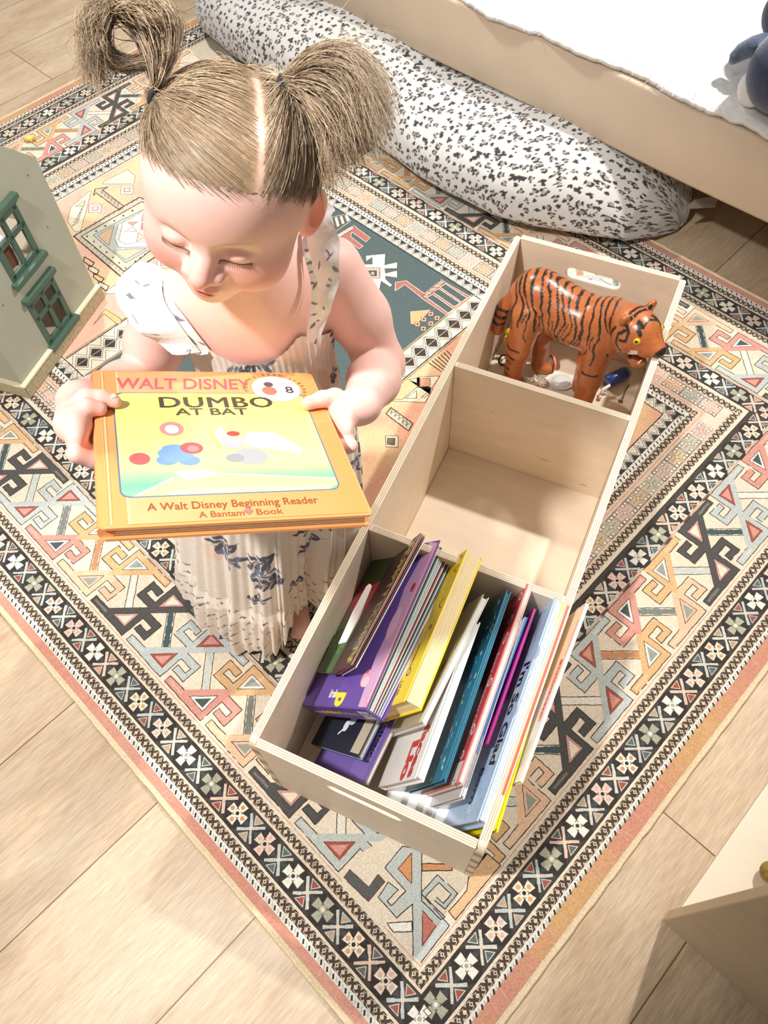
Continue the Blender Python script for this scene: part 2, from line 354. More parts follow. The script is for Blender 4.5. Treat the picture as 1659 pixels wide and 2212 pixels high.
for k in range(4):
    f = SIDE[k]; o = OFF[k]; Ls = SL[k]; sgn = 1 if k % 2 == 0 else -1
    band(k, 0, .0075, (226, 208, 176), 1)
    # terracotta edge band in varying colour
    n = 34; e1 = .0215+o*1.6
    rug.xf = f
    for i in range(n):
        a = .0075+(Ls-.015)*i/n; b = .0075+(Ls-.015)*(i+1)/n
        t = .5+.5*math.sin(i*.9+k*2.0)
        c = lerp((206, 142, 122), (208, 164, 112) if k % 2 else (214, 154, 136), t)
        rug.poly([(max(a, .0075), .0075), (min(b, Ls-.0075), .0075), (min(b, Ls-e1), e1), (max(a, e1), e1)], c, 1)
        for _ in range(3):
            q = random.uniform(a, b); rug.stroke([(q, .009+random.random()*.003), (q+random.uniform(-.003, .003), e1-.002)], .0012, lerp(c, (230, 190, 170), random.random()*.6), 2)
    rug.xf = None
    band(k, .0225, .031, (232, 230, 222), 1)
    rug.xf = f; s = .03
    while s < Ls-.03:
        rug.stroke([(s, .0235+o), (s+.0035, .0278+o)], .0026, (40, 40, 44), 3); rug.stroke([(s+.0055, .0235+o), (s+.009, .0278+o)], .0016, (180, 186, 190), 3); s += .0118
    rug.xf = None
    chain(k, .038, .0135); band(k, .045, .0488, CR, 2); jl(k, .0492, BK, .0012, 3)
    band(k, .0495, .092, (64, 60, 58), 1); jl(k, .0918, BK, .0012, 3); band(k, .0925, .0955, (226, 206, 186), 2)
    chain(k, .103, .0135)
    band(k, .110, .1125, CR, 2); jl(k, .1150, (214, 158, 140), .0013, 2)
    jl(k, .2425, (206, 150, 130), .0016, 2); jl(k, .2400, (120, 96, 84), .0008, 2)
    band(k, .2455, .2865, (64, 60, 58), 1); band(k, .2865, .2925, CR, 2); jl(k, .2868, BK, .001, 3)
    chain(k, .302, .0145); band(k, .3092, .3125, (226, 198, 176), 2); band(k, .3125, .3445, (226, 214, 196), 1)
    band(k, .3445, .3550, (226, 198, 176), 1); jl(k, .3500, PK, .0018, 2); chain(k, .3620, .0135)
    band(k, .369, .379, (234, 232, 224), 1)
    rug.xf = f; s = .38
    while s < Ls-.38:
        rug.stroke([(s, .3715+o), (s+.003, .3765+o)], .0024, (44, 44, 46), 3); s += .0098
    rug.xf = None
    band(k, .379, .405, (236, 228, 214), 1)
    rug.xf = f
    # flower bands
    for dc, ph, st in ((.0708, .6935 if k % 2 == 0 else .7645+.0061, .0612), (.2655-.006*(k % 2 == 1), .7055, .0617)):
        i0 = -int((ph-dc)/st); nn = 0
        for i in range(i0, 60):
            s = ph+i*st
            if s > Ls-dc: break
            if s < dc-.01: continue
            c = FC[(i*3+k) % 8 if dc > .2 else (i+1) % 8]
            rug.circ(s, dc+o, .0225, (48, 44, 44), 2, n=10)
            flower(s, dc+o, .0165, c[0], c[1], c[2], 0)
            if s+st*.5 < Ls-dc: xfig(s+st*.5, dc+o, .0150, XC[(i*2+k) % 5], [(90, 104, 106), (190, 160, 130), (160, 80, 66)][(i+k) % 3])
    # tiles
    s = .3125+OFF[1-k % 2]; n = round((Ls-2*s-.03)/.0412); st = (Ls-2*s-.03)/n
    TC = [(222, 170, 160), (150, 150, 130), (214, 150, 110), (190, 150, 148), (150, 160, 154), (170, 140, 100)]
    for i in range(n):
        if k % 2 and i in (0, n-1): continue
        a = s+.015+i*st; m_ = a+st/2; dd = .3285+o; c = TC[(i*2+k) % 6]; h = .0152
        rug.rect(a+.001, dd-h, a+st-.001, dd+h, lerp(c, CR, .55), 2)
        if i % 4 != 3:
            rug.stroke([(a+.001, dd-h), (a+st-.001, dd-h), (a+st-.001, dd+h), (a+.001, dd+h)], .0010, (86, 74, 66), 4, closed=True, jit=.0003)
        lc = (70, 58, 52) if i % 4 != 3 else lerp(c, DK, .3)
        for x in (-1, 1):
            for y in (-1, 1):
                for (p, q_) in ((.42, .36), (.82, .72)):
                    cx, cy = m_+x*st*.5*p*.95, dd+y*h*(1.1-p if p < .5 else q_)*1.0
                    r = .0030; qd = [(cx-r, cy-r), (cx+r, cy-r), (cx+r, cy+r), (cx-r, cy+r)]
                    rug.poly(qd, (238, 230, 216), 3); rug.stroke(qd, .0009, lc, 4, closed=True)
        rug.poly([(m_-.005, dd), (m_, dd-.005), (m_+.005, dd), (m_, dd+.005)], c, 3)
        rug.stroke([(m_, dd-h*.8), (m_, dd+h*.8)], .0022, c, 3); rug.stroke([(m_-.014, dd), (m_+.014, dd)], .0022, c, 3); rug.circ(m_, dd, .0022, WH, 4, n=6)
    # zigzag triangles against the field
    s = .379+o; n = int((Ls-2*s)/.0215); st = (Ls-2*s)/n
    for i in range(n):
        a = s+i*st
        q = [(a+.002, .3805+o), (a+st-.002, .3805+o), (a+st/2, .3935+o)]; rug.poly(q, (52, 52, 52), 3)
        rug.stroke([(a, .379+o), (a+st/2, .397+o), (a+st, .379+o)], .0012, (60, 54, 50), 4, jit=.0003)
        rug.stroke([(a+st/2, .403+o), (a+st, .3865+o)], .0010, (90, 80, 72), 4, jit=.0003); rug.stroke([(a+st/2, .403+o), (a, .3865+o)], .0010, (90, 80, 72), 4, jit=.0003)
        rug.poly([(a-.004, .4015+o), (a+.004, .4015+o), (a, .394+o)], [(216, 160, 150), (200, 196, 180), (230, 200, 170)][i % 3], 3)
    rug.stroke([(.405+OFF[1-k % 2], .4045+o), (Ls-.405-OFF[1-k % 2], .4045+o)], .0022, (50, 46, 44), 4, jit=.0003)
    # meander field
    c0 = .6010 if k % 2 == 0 else .8184
    for i in range(-12, 20):
        s = c0+i*.1045
        if s < .215 or s > Ls-.20: continue
        meander(k, s, .1790, i, sgn)
        if s+.0523 < Ls-.2: bar(k, s+.0523, .1790, i, sgn)
    rug.xf = None
# corner hook of the meander field
for cu, cv in ((.0, .0),):
    px = lambda pts, ox=600, oy=1750, sc=2.765: [rug_uv(ox+a/sc, oy+b/sc) for a, b in pts]
    c = (192, 200, 198)
    def tr(pts, col, l=6, ol=(54, 48, 46), w=.0013, cl=True, **kw):
        q = px(pts, **kw); rug.poly(q, col, l); rug.stroke(q, w, ol, l+2, closed=cl, jit=.0004, gap=.03)
    rug.poly(px([(375, 330), (640, 170), (790, 60), (1130, 250), (1250, 260), (1330, 330), (1060, 660), (860, 905), (640, 700), (480, 560), (385, 440)]), CR, 5)
    tr([(745, 215), (640, 345), (765, 485), (680, 570), (655, 545), (720, 475), (660, 430), (600, 520), (710, 645), (805, 560), (808, 870), (855, 910), (1025, 690), (858, 500), (860, 240)], c)
    tr([(800, 255), (718, 350), (800, 440)], (214, 150, 100), 8, (120, 70, 50)); tr([(862, 600), (865, 810), (945, 690)], (200, 120, 104), 8, (120, 50, 46))
    tr([(858, 490), (955, 385), (1075, 500), (998, 592), (935, 540), (950, 520), (990, 556), (1035, 502), (962, 432), (880, 520), (1000, 640), (975, 655), (858, 540)], c, 6)
    tr([(860, 320), (1040, 320), (1040, 362), (860, 362)], (206, 146, 104), 6)
    tr([(395, 405), (430, 355), (540, 460), (600, 385), (640, 430), (540, 545)], (84, 88, 90), 6, (110, 60, 56))
    tr([(655, 675), (800, 665), (805, 725), (690, 730)], (240, 240, 232), 6)
    tr([(1250, 260), (1330, 330), (1060, 655), (1020, 605), (1130, 480), (1140, 400)], (222, 182, 140), 6)

# ---- field
FU0, FU1 = .408, 1.122
def blotch(v0, v1, cols, n=44):
    us = np.linspace(FU0, FU1, n+1); vs = np.linspace(v0, v1, 30)
    tt = lambda u, v: srgb(lerp(cols[0], cols[1], .5+.5*math.sin(u*19+v*27+1.6*math.sin(u*31-v*13)+.8*math.sin(v*71))))
    for i in range(n):
        for j in range(29):
            q = [(us[i], vs[j]), (us[i+1], vs[j]), (us[i+1], vs[j+1]), (us[i], vs[j+1])]
            rug.pol.append((q, [tt(*p) for p in q], 2))
blotch(.412, .842, [(212, 158, 132), (216, 184, 140)]); blotch(1.405, 1.852, [(222, 176, 156), (226, 196, 156)])
rug.rect(FU0, .892, FU1+.004, 1.336, (76, 94, 98), 2)
def zig(v0, v1, rev):
    rug.rect(FU0, v0, FU1, v1, (234, 224, 206), 2)
    st = .0355; h = v1-v0; n = int((FU1-FU0)/st)
    for i in range(n+1):
        u = FU0+i*st
        if u+st > FU1+.01: break
        m_ = (v0+v1)/2
        q = [(u+.003, m_), (u+st/2, m_+.017), (u+st-.003, m_), (u+st/2, m_-.017)]; rug.poly(q, (56, 50, 48), 4)
        rug.stroke([q[0], q[2]], .0012, (226, 206, 180), 5, jit=.0003)
        q = [(u, m_), (u+st/2, m_+.0215), (u+st, m_), (u+st/2, m_-.0215)]; rug.stroke(q, .0011, (70, 60, 54), 5, closed=True, jit=.0003)
        for y, c in ((v0+.002, (246, 240, 228)), (v1-.002, (246, 232, 214))):
            rug.stroke([(u-st*.45, y), (u, y+(m_-y)*.72), (u+st*.45, y)], .0010, (76, 68, 62), 5, jit=.0004)
    for y in (v0, v1):
        rug.stroke([(FU0, y), (FU1, y)], .0028, (60, 54, 50) if (y == v0) != rev else (222, 192, 150), 5, jit=.0003)
        rug.stroke([(FU0, y+.0045*(1 if y == v1 else -1)), (FU1, y+.0045*(1 if y == v1 else -1))], .0016, (226, 190, 150) if (y == v0) == rev else (120, 104, 92), 5)
zig(.842, .892, False); zig(1.336, 1.403, True)
def trk(pts, col, l=6, ol=(60, 54, 50), w=.0012, ox=0, oy=0, sc=1.0, cl=True, mir=False):
    q = [rug_uv(ox+a/sc, oy+b/sc) for a, b in pts]
    if col is not None: rug.poly(q, col, l)
    if ol is not None: rug.stroke(q, w, ol, l+2, closed=cl, jit=.0003)
K = dict(ox=700, oy=300, sc=3.318)
# white star device on the blue field
wt = (236, 230, 216); pkd = (176, 108, 100)
trk([(300, 838), (440, 825), (435, 905), (525, 885), (525, 930), (435, 930), (440, 965), (525, 945), (525, 995), (440, 985), (440, 1005), (490, 1050), (470, 1062), (410, 1020), (395, 1090), (350, 1095), (360, 1025), (240, 1020), (235, 900), (345, 900), (345, 850), (300, 880)], wt, 5, (96, 90, 84), **K)
trk([(290, 925), (400, 925), (400, 1000), (295, 1000)], (214, 180, 160), 8, (70, 50, 46), **K); trk([(318, 945), (378, 945), (378, 985), (318, 985)], (60, 70, 74), 10, None, **K); trk([(336, 955), (362, 955), (362, 977), (336, 977)], (170, 160, 150), 11, None, **K)
# striped animal
trk([(510, 1030), (590, 1018), (720, 1110), (840, 1010), (870, 1030), (1060, 1140), (880, 1265), (710, 1150), (580, 1045), (510, 1090)], pkd, 4, wt, **K)
for a, b in (((850, 1050), (1010, 1150)), ((800, 1085), (960, 1185)), ((755, 1125), (915, 1230))):
    trk([(a[0]-20, a[1]+14), (a[0]+22, a[1]-10), (b[0]+16, b[1]-8), (b[0]-26, b[1]+20)], (76, 90, 92), 6, wt, w=.0016, **K)
trk([(705, 1128), (835, 1015), (865, 1030), (725, 1145)], (216, 170, 150), 6, (60, 40, 36), **K)
for i in range(4): trk([(712+i*32, 1122-i*26), (752+i*32, 1118-i*26)], None, 7, (60, 40, 36), cl=False, **K)
trk([(620, 1240), (760, 1228), (660, 1330), (625, 1325)], (214, 176, 130), 5, (226, 200, 160), **K)
for x, y in ((765, 1255), (715, 1295), (810, 1285), (765, 1325), (670, 1330), (712, 1362)): trk([(x-18, y-15), (x+18, y-15), (x+18, y+15), (x-18, y+15)], (220, 180, 150), 7, (140, 70, 66), **K); trk([(x-7, y-6), (x+7, y-6), (x+7, y+6), (x-7, y+6)], BK, 9, None, **K)
# comb and second animal near the shoulder
trk([(20, 570), (160, 540), (190, 590), (60, 680), (20, 640)], (90, 84, 76), 4, wt, **K)
for i in range(4): trk([(40+i*36, 575-i*8), (58+i*36, 570-i*8), (75+i*36, 640-i*18), (58+i*36, 650-i*18)], wt, 6, None, **K)
trk([(75, 700), (210, 620), (330, 710), (300, 740), (200, 670), (190, 700), (280, 770), (250, 790), (150, 715)], pkd, 5, wt, **K)
trk([(80, 695), (205, 622), (215, 645), (100, 715)], (200, 190, 170), 7, (60, 50, 44), **K)
for i in range(3): trk([(390, 1290+i*60), (468, 1210+i*58), (468, 1265+i*58), (400, 1330+i*60)], wt, 5, (60, 70, 74), **K)
# motifs on the terracotta field between the sleeve and the crate
K = dict(ox=700, oy=680, sc=5.53)
cw = (234, 222, 190)
trk([(1010, 780), (1110, 755), (1110, 860), (1135, 860), (1140, 745), (1380, 735), (1280, 885), (1110, 870), (930, 1015), (815, 1010), (815, 1030), (1210, 1050), (1260, 950), (1300, 880)], cw, 5, (70, 58, 48), cl=False, **K)
trk([(1145, 765), (1270, 760), (1270, 855), (1145, 865)], (216, 156, 130), 8, (60, 50, 44), **K)
trk([(975, 1000), (1105, 905), (1105, 1000)], cw, 8, (60, 50, 44), **K); trk([(1160, 995), (1225, 935)], None, 8, (60, 50, 44), cl=False, **K); trk([(1195, 995), (1255, 940)], None, 8, (60, 50, 44), cl=False, **K)
for i in range(7): trk([(1250+i*36, 575-i*24), (1400+i*30, 680-i*20)], cw if i else cw, 5, (50, 42, 38), w=.0022, cl=False, **K)
trk([(800, 1110), (1060, 1300), (1010, 1390), (740, 1185)], (206, 196, 172), 5, (60, 40, 34), w=.0022, **K)
for i in range(5): trk([(810+i*46, 1130+i*36), (800+i*46, 1190+i*36)], None, 7, (80, 66, 54), cl=False, **K); trk([(790+i*46, 1170+i*36), (850+i*46, 1160+i*36)], None, 7, (80, 66, 54), cl=False, **K)
trk([(735, 1445), (885, 1450), (885, 1585), (740, 1580)], cw, 5, (80, 66, 54), **K); trk([(755, 1475), (845, 1475), (840, 1555), (755, 1550)], (110, 100, 88), 8, (50, 44, 40), **K)
# medallion left of the child and around it
K = dict(ox=140, oy=330, sc=4.707)
dk2 = (76, 60, 50)
trk([(90, 850), (600, 545), (760, 455), (1010, 560), (1400, 700), (1005, 1005), (590, 1278)], (206, 198, 178), 4, dk2, w=.0034, **K)
trk([(170, 850), (780, 500), (1200, 640), (950, 930), (605, 1210)], (216, 212, 190), 6, dk2, w=.0026, **K)
for i in range(6): trk([(225+i*92-7, 850-i*52), (225+i*92+7, 842-i*52), (225+i*92+9, 858-i*52)], BK, 8, BK, **K)
for i in range(6): trk([(290+i*64, 900+i*54), (306+i*64, 900+i*54), (300+i*64, 912+i*54)], BK, 8, BK, **K)
for i in range(6): trk([(710+i*50, 1105-i*36), (726+i*50, 1100-i*36), (716+i*50, 1116-i*36)], BK, 8, BK, **K)
for i in range(14): trk([(150+i*33, 880+i*27), (170+i*33, 868+i*27)], None, 7, (110, 90, 76), cl=False, **K); trk([(110+i*48, 850-i*28), (120+i*48, 815-i*28)], None, 7, (110, 90, 76), cl=False, **K)
trk([(290, 840), (550, 700), (800, 580), (1000, 900), (620, 1120)], (196, 204, 200), 7, (90, 96, 98), w=.0016, **K)
trk([(335, 845), (500, 745), (450, 945)], (222, 190, 150), 9, (100, 104, 104), **K)
trk([(505, 870), (545, 735), (830, 570), (1000, 640), (960, 890), (840, 960), (550, 965)], (240, 238, 230), 9, (110, 110, 108), **K)
trk([(590, 715), (830, 590), (900, 880), (620, 935), (550, 890)], (248, 246, 240), 11, (140, 136, 130), **K)
for q, c in (([(640, 710), (740, 705), (690, 745)], (226, 160, 156)), ([(780, 700), (800, 615), (865, 655)], (222, 176, 130)), ([(610, 805), (690, 755), (735, 800)], (244, 236, 220)), ([(730, 905), (750, 815), (820, 860)], (236, 206, 180)), ([(830, 860), (900, 825), (880, 895)], (226, 150, 150)), ([(785, 715), (880, 715), (875, 785), (775, 785)], (204, 130, 128))): trk(q, c, 13, (130, 96, 80), **K)
trk([(805, 730), (865, 730), (860, 770), (805, 770)], WH, 15, (160, 80, 76), **K)
trk([(500, 1000), (620, 1090), (760, 1010), (830, 975), (560, 990)], (226, 206, 180), 9, (100, 104, 104), **K)
# arm of the medallion to the border
trk([(385, 380), (600, 545), (560, 585), (320, 410), (290, 435), (310, 370), (440, 350)], (206, 190, 170), 6, dk2, w=.0024, **K)
for i in range(6): trk([(370+i*32, 392+i*26), (395+i*32, 382+i*26), (380+i*32, 420+i*26)], None, 8, (110, 90, 76), **K)
for bx, by in ((312, 568), (635, 380), (1005, 1130)):
    trk([(bx-62, by-40), (bx+62, by-38), (bx+54, by+42), (bx-66, by+40)], (244, 240, 230), 6, (130, 110, 92), **K); trk([(bx-30, by-20), (bx+32, by-20), (bx+28, by+20), (bx-32, by+20)], (216, 190, 180), 9, (120, 84, 74), **K); trk([(bx-14, by-10), (bx+14, by-10), (bx+12, by+10), (bx-14, by+10)], WH, 11, None, **K)
trk([(270, 395), (245, 395), (60, 560), (30, 700), (100, 800), (160, 800)], (240, 232, 206), 5, (130, 110, 80), **K)
for i in range(6): trk([(75+i*18, 745-i*32), (140+i*10, 705-i*32)], None, 7, (60, 46, 40), w=.0018, cl=False, **K)
trk([(110, 545), (205, 490), (195, 545)], (230, 214, 180), 7, (90, 76, 60), **K)
trk([(390, 300), (640, 170), (720, 240), (700, 320), (390, 320)], (240, 232, 206), 5, (120, 100, 80), **K)
trk([(1130, 1215), (700, 1222), (380, 1435), (1030, 1430), (1140, 1240)], (240, 234, 212), 5, (100, 84, 66), **K)
for i in range(9): trk([(640+i*45, 1290), (685+i*45, 1245)], None, 7, (60, 46, 40), w=.0016, cl=False, **K)
for i in range(5): trk([(540+i*118-10, 1345), (620+i*118, 1340), (620+i*118, 1420), (520+i*118, 1420)], [(222, 160, 150), (226, 190, 150)][i % 2], 7, (90, 76, 62), **K); trk([(560+i*118, 1400), (600+i*118, 1365)], None, 9, (60, 50, 44), cl=False, **K)
for i in range(9): trk([(620+i*30, 1580-i*15), (660+i*28, 1640-i*16)], None, 6, (50, 44, 40), w=.0022, cl=False, **K)
trk([(410, 1590), (570, 1690), (575, 1740), (530, 1740), (400, 1640), (290, 1750)], (216, 190, 130), 6, (90, 76, 52), **K)
for i in range(4): trk([(200+i*50, 1060+i*82), (300+i*50, 1120+i*80), (270+i*50, 1165+i*80), (190+i*50, 1105+i*80)], (240, 226, 200) if i % 2 else None, 6, (50, 40, 36), w=.0022, **K)
def rug_mat():
    m = mat('woven_rug', attr=True, rough=0.95, var=0.22, vs=420, bump=0.5, bs=900, spec=0.1, sheen=0.1)
    return m
slab = ([rug_xyz(0, 0, .0005), rug_xyz(U_, 0, .0005), rug_xyz(U_, V_, .0005), rug_xyz(0, V_, .0005), rug_xyz(0, 0, .0060), rug_xyz(U_, 0, .0060), rug_xyz(U_, V_, .0060), rug_xyz(0, V_, .0060)],
        [[0, 1, 2, 3], [4, 7, 6, 5], [0, 4, 5, 1], [1, 5, 6, 2], [2, 6, 7, 3], [3, 7, 4, 0]], [srgb((222, 204, 176))]*24)
ro = rug.build('area_rug', rug_mat(), extra=slab)
tag(ro, 'large patterned rug with dark borders, hooked motifs and terracotta edge on the wood floor', 'rug')
# whipped cream edge of the rug: a rope-like binding all round
eb = MB()
for k in range(4):
    n = int(SL[k]/.012); eb.tube([rug_xyz(*SIDE[k](SL[k]*i/n, .0015+random.uniform(-.0006, .0006)), .0038) for i in range(n+1)], [.0036+random.uniform(-.0004, .0004) for _ in range(n+1)], 6)
eb.build('binding', mat('wool_binding', (222, 200, 164), 0.95, 0.2, 300, 0.6, 600), ro)
# ================================================================== three-compartment birch crate
BO = np.array([-0.1874, 0.2611, 0.0074]); BYAW = -0.4742
BX_ = np.array([math.cos(BYAW), math.sin(BYAW), 0]); BY_ = np.array([-math.sin(BYAW), math.cos(BYAW), 0]); BZ_ = np.array([0, 0, 1.0])
BW, BL, BH, BD1, BD2, BT = .3131, 1.0149, .2409, .6717, .3472, .011
def bx(a, b, c): return BO+a*BX_+b*BY_+c*BZ_
def inbox(p):
    d = np.asarray(p)-BO; return np.array([d@BX_, d@BY_, d[2]])
def birch(name, ply=False, axis=0, base=(232, 214, 190), amp=.06):
    m, t, N, L, B = nt(name); B.inputs['Roughness'].default_value = .5; B.inputs['Specular IOR Level'].default_value = .3
    tc = N.new('ShaderNodeTexCoord'); mp = N.new('ShaderNodeMapping'); mp.inputs['Rotation'].default_value = (0, 0, -BYAW); L.new(tc.outputs['Object'], mp.inputs[0])
    sc = N.new('ShaderNodeVectorMath'); sc.operation = 'MULTIPLY'; sc.inputs[1].default_value = ((2.2, 9, 9) if not ply else (3, 3, 3)); L.new(mp.outputs[0], sc.inputs[0])
    n = N.new('ShaderNodeTexNoise'); n.inputs['Scale'].default_value = 3.5; n.inputs['Detail'].default_value = 7; n.inputs['Distortion'].default_value = 1.2; L.new(sc.outputs[0], n.inputs['Vector'])
    mr = N.new('ShaderNodeMapRange'); mr.inputs[1].default_value = .3; mr.inputs[2].default_value = .7; mr.inputs[3].default_value = 1-amp; mr.inputs[4].default_value = 1+amp*.6; L.new(n.outputs[0], mr.inputs[0])
    # small dark mineral flecks
    s2 = N.new('ShaderNodeVectorMath'); s2.operation = 'MULTIPLY'; s2.inputs[1].default_value = (9, 34, 34); L.new(mp.outputs[0], s2.inputs[0])
    v = N.new('ShaderNodeTexNoise'); v.inputs['Scale'].default_value = 1.6; v.inputs['Detail'].default_value = 2; L.new(s2.outputs[0], v.inputs['Vector'])
    f = N.new('ShaderNodeMapRange'); f.inputs[1].default_value = .735; f.inputs[2].default_value = .78; f.inputs[3].default_value = 1; f.inputs[4].default_value = .45; L.new(v.outputs[0], f.inputs[0])
    mu = N.new('ShaderNodeMath'); mu.operation = 'MULTIPLY'; L.new(mr.outputs[0], mu.inputs[0]); L.new(f.outputs[0], mu.inputs[1])
    out = mu
    vs = N.new('ShaderNodeVectorMath'); vs.operation = 'SCALE'; vs.inputs[0].default_value = tuple(srgb(base)); L.new(out.outputs[0], vs.inputs['Scale'])
    L.new(vs.outputs[0], B.inputs['Base Color']); return m
M_birch = birch('birch_plywood'); M_ply = birch('plywood_edge', True, base=(236, 222, 198), amp=.03)
M_plyline = mat('plywood_glue_line', (176, 152, 120), .7, .1)
crate = empty('storage_crate', bx(BW/2, BL/2, 0))
tag(crate, 'long open-topped birch plywood crate with three compartments on the rug', 'crate')
def board(name, a0, b0, c0, a1, b1, c1, lines=None, parent=crate, corner=.002):
    m = MB(); m.obox(bx(a0, b0, c0), (a1-a0)*BX_, (b1-b0)*BY_, (c1-c0)*BZ_, corner, 0)
    for (q, along) in (lines or []):      # thin glue lines of the plies on the top edge, q = offset across
        if along == 'b': m.obox(bx(a0+q-.0005, b0+.004, c1-.0002), .001*BX_, (b1-b0-.008)*BY_, .0004*BZ_, 0, 1)
        else: m.obox(bx(a0+.004, b0+q-.0005, c1-.0002), (a1-a0-.008)*BX_, .001*BY_, .0004*BZ_, 0, 1)
    return m.build(name, [M_birch, M_plyline], parent)
pl = [.0028, .0055, .0082]
def longside(a0):
    # side panel with rounded top corners and a ply-striped top edge
    m = MB(); h = BH; r = .012; n = 6; pts = [(0, 0), (BL, 0)]
    for i in range(n+1): t = math.pi/2*i/n; pts.append((BL-r+r*math.cos(t), h-r+r*math.sin(t)))
    for i in range(n+1): t = math.pi/2+math.pi/2*i/n; pts.append((r+r*math.cos(t), h-r+r*math.sin(t)))
    m.prism([bx(a0, b, c) for b, c in pts], BT*BX_, 0, .0012)
    for q in pl: m.obox(bx(a0+q-.0004, .012, h-.0002), .0008*BX_, (BL-.024)*BY_, .0003*BZ_, 0, 1)
    return m.build('side_panel', [M_ply if False else M_birch, M_plyline], crate)
longside(0); longside(BW-BT)
board('bottom_panel', BT+.0003, .0113, .002, BW-BT-.0003, BL-.0113, .012)
board('divider', BT+.0002, BD1, .012, BW-BT-.0002, BD1+BT, BH-.001, [(q, 'a') for q in pl])
board('divider', BT+.0002, BD2-BT, .012, BW-BT-.0002, BD2, BH-.001, [(q, 'a') for q in pl])
def endwall(b0, handle=True):
    m = MB(); t = BT
    a0, a1 = BT*.0+.0003, BW-.0003
    # board with an oval hand hole: built as strips round the hole
    ca = BW/2; cz = BH-.047 if b0 > .5 else BH-.045; hw, hh = .052, .0125; n = 10
    outer = [(a0+BT, .0), (a1-BT, .0), (a1-BT, BH-.0005), (a0+BT, BH-.0005)]
    hole = []
    for i in range(n+1): th = -math.pi/2+math.pi*i/n; hole.append((ca+hw-hh+hh*math.cos(th), cz+hh*math.sin(th)))
    for i in range(n+1): th = math.pi/2+math.pi*i/n; hole.append((ca-hw+hh+hh*math.cos(th), cz+hh*math.sin(th)))
    bm = m.bm
    def ring(pts, b): return [bm.verts.new(tuple(bx(a, b, c))) for a, c in pts]
    N_ = len(hole)
    # outer ring resampled to hole count by angle
    out2 = []
    for (x, y) in hole:
        dx, dy = x-ca, (y-cz)
        th = math.atan2(dy, dx); c_, s_ = math.cos(th), math.sin(th)
        best = 1e9
        for (lim, comp) in ((outer[1][0]-ca, c_), (outer[0][0]-ca, c_)):
            if comp*lim > 1e-9: best = min(best, lim/comp)
        for (lim, comp) in ((outer[2][1]-cz, s_), (outer[0][1]-cz, s_)):
            if comp*lim > 1e-9: best = min(best, lim/comp)
        out2.append([ca+c_*best, cz+s_*best])
    for cx, cy in outer:                  # snap the nearest sample to each corner
        j = min(range(N_), key=lambda i: (out2[i][0]-cx)**2+(out2[i][1]-cy)**2); out2[j] = [cx, cy]
    h0, h1, o0, o1 = ring(hole, b0), ring(hole, b0+t), ring(out2, b0), ring(out2, b0+t)
    for i in range(N_):
        j = (i+1) % N_
        bm.faces.new((h0[i], h0[j], o0[j], o0[i])); bm.faces.new((h1[j], h1[i], o1[i], o1[j]))
        bm.faces.new((h0[j], h0[i], h1[i], h1[j])); bm.faces.new((o0[i], o0[j], o1[j], o1[i]))
    for q in pl: m.obox(bx(a0+BT, b0+q-.0004, BH-.0007), (a1-a0-2*BT)*BX_, .0008*BY_, .0003*BZ_, 0, 1)
    # finger joints where the end grain meets the long sides
    for s_ in (0, 1):
        for i in range(4):
            z = .03+i*.055; aa = a0+.0002 if s_ == 0 else a1-BT
            m.obox(bx(aa if s_ == 0 else aa+.0002, b0-.0004, z), (BT-.0006)*BX_, .0006*BY_, .022*BZ_, 0, 1)
    m.build('end_panel', [M_birch, M_plyline], crate)
endwall(0.0003); endwall(BL-BT-.0003)

# ================================================================== bed
def bedpt(s, dd, z):                      # s along the rail (metres toward image left), dd behind the rail face
    o = 1.398*RA; g = o + s*(-RB) + dd*RA; return np.array([g[0], g[1], z])
M_bed = mat('beige_painted_wood', (216, 196, 172), .5, .05, 9, .05, 60)
bed = empty('toddler_bed', tuple(bedpt(.9, .2, 0))); tag(bed, 'low beige wooden bed frame with a padded side rail along the rug edge', 'bed')
SB0, SB1 = -.25, 2.30
m = MB(); n = 60
prof = [(0, .195), (.004, .188), (.030, .188), (.034, .195), (.034, .33), (.030, .337), (.004, .337), (0, .33)]
rings = []
for i in range(n+1):
    s = SB0+(SB1-SB0)*i/n; w = .002*math.sin(s*9)
    rings.append([m.bm.verts.new(tuple(bedpt(s, d+w, z+.0015*math.sin(s*7)))) for d, z in prof])
for a, b in zip(rings, rings[1:]):
    for k in range(8):
        f = m.bm.faces.new((a[k], a[(k+1) % 8], b[(k+1) % 8], b[k])); f.smooth = True
m.bm.faces.new(rings[0]); m.bm.faces.new(rings[-1][::-1]); m.build('side_rail', M_bed, bed)
m = MB(); m.obox(bedpt(SB1-.0, -.012, 0.0), -.06*np.array([*RB, 0])*-1*-1, .06*np.array([*RA, 0]), (0, 0, .50), .004); m.build('leg', M_bed, bed)
m = MB(); m.obox(bedpt(SB0-.06, -.012, 0.0), .06*np.array([*(-RB), 0]), .06*np.array([*RA, 0]), (0, 0, .50), .004); m.build('leg', M_bed, bed)
m = MB(); m.obox(bedpt(SB0, .036, .19), (SB1-SB0)*np.array([*(-RB), 0]), .9*np.array([*RA, 0]), (0, 0, .02)); m.build('slat_base', M_bed, bed)
m = MB(); m.obox(bedpt(SB0-.03, .05, .0), .024*np.array([*(-RB), 0]), .90*np.array([*RA, 0]), (0, 0, .45), .003); m.build('light_block_board', M_bed, bed)  # unseen board, added to keep light out from under the bed
m = MB(); m.obox(bedpt(SB0, .95, 0), (SB1-SB0)*np.array([*(-RB), 0]), .03*np.array([*RA, 0]), (0, 0, .33)); m.build('side_rail', M_bed, bed)
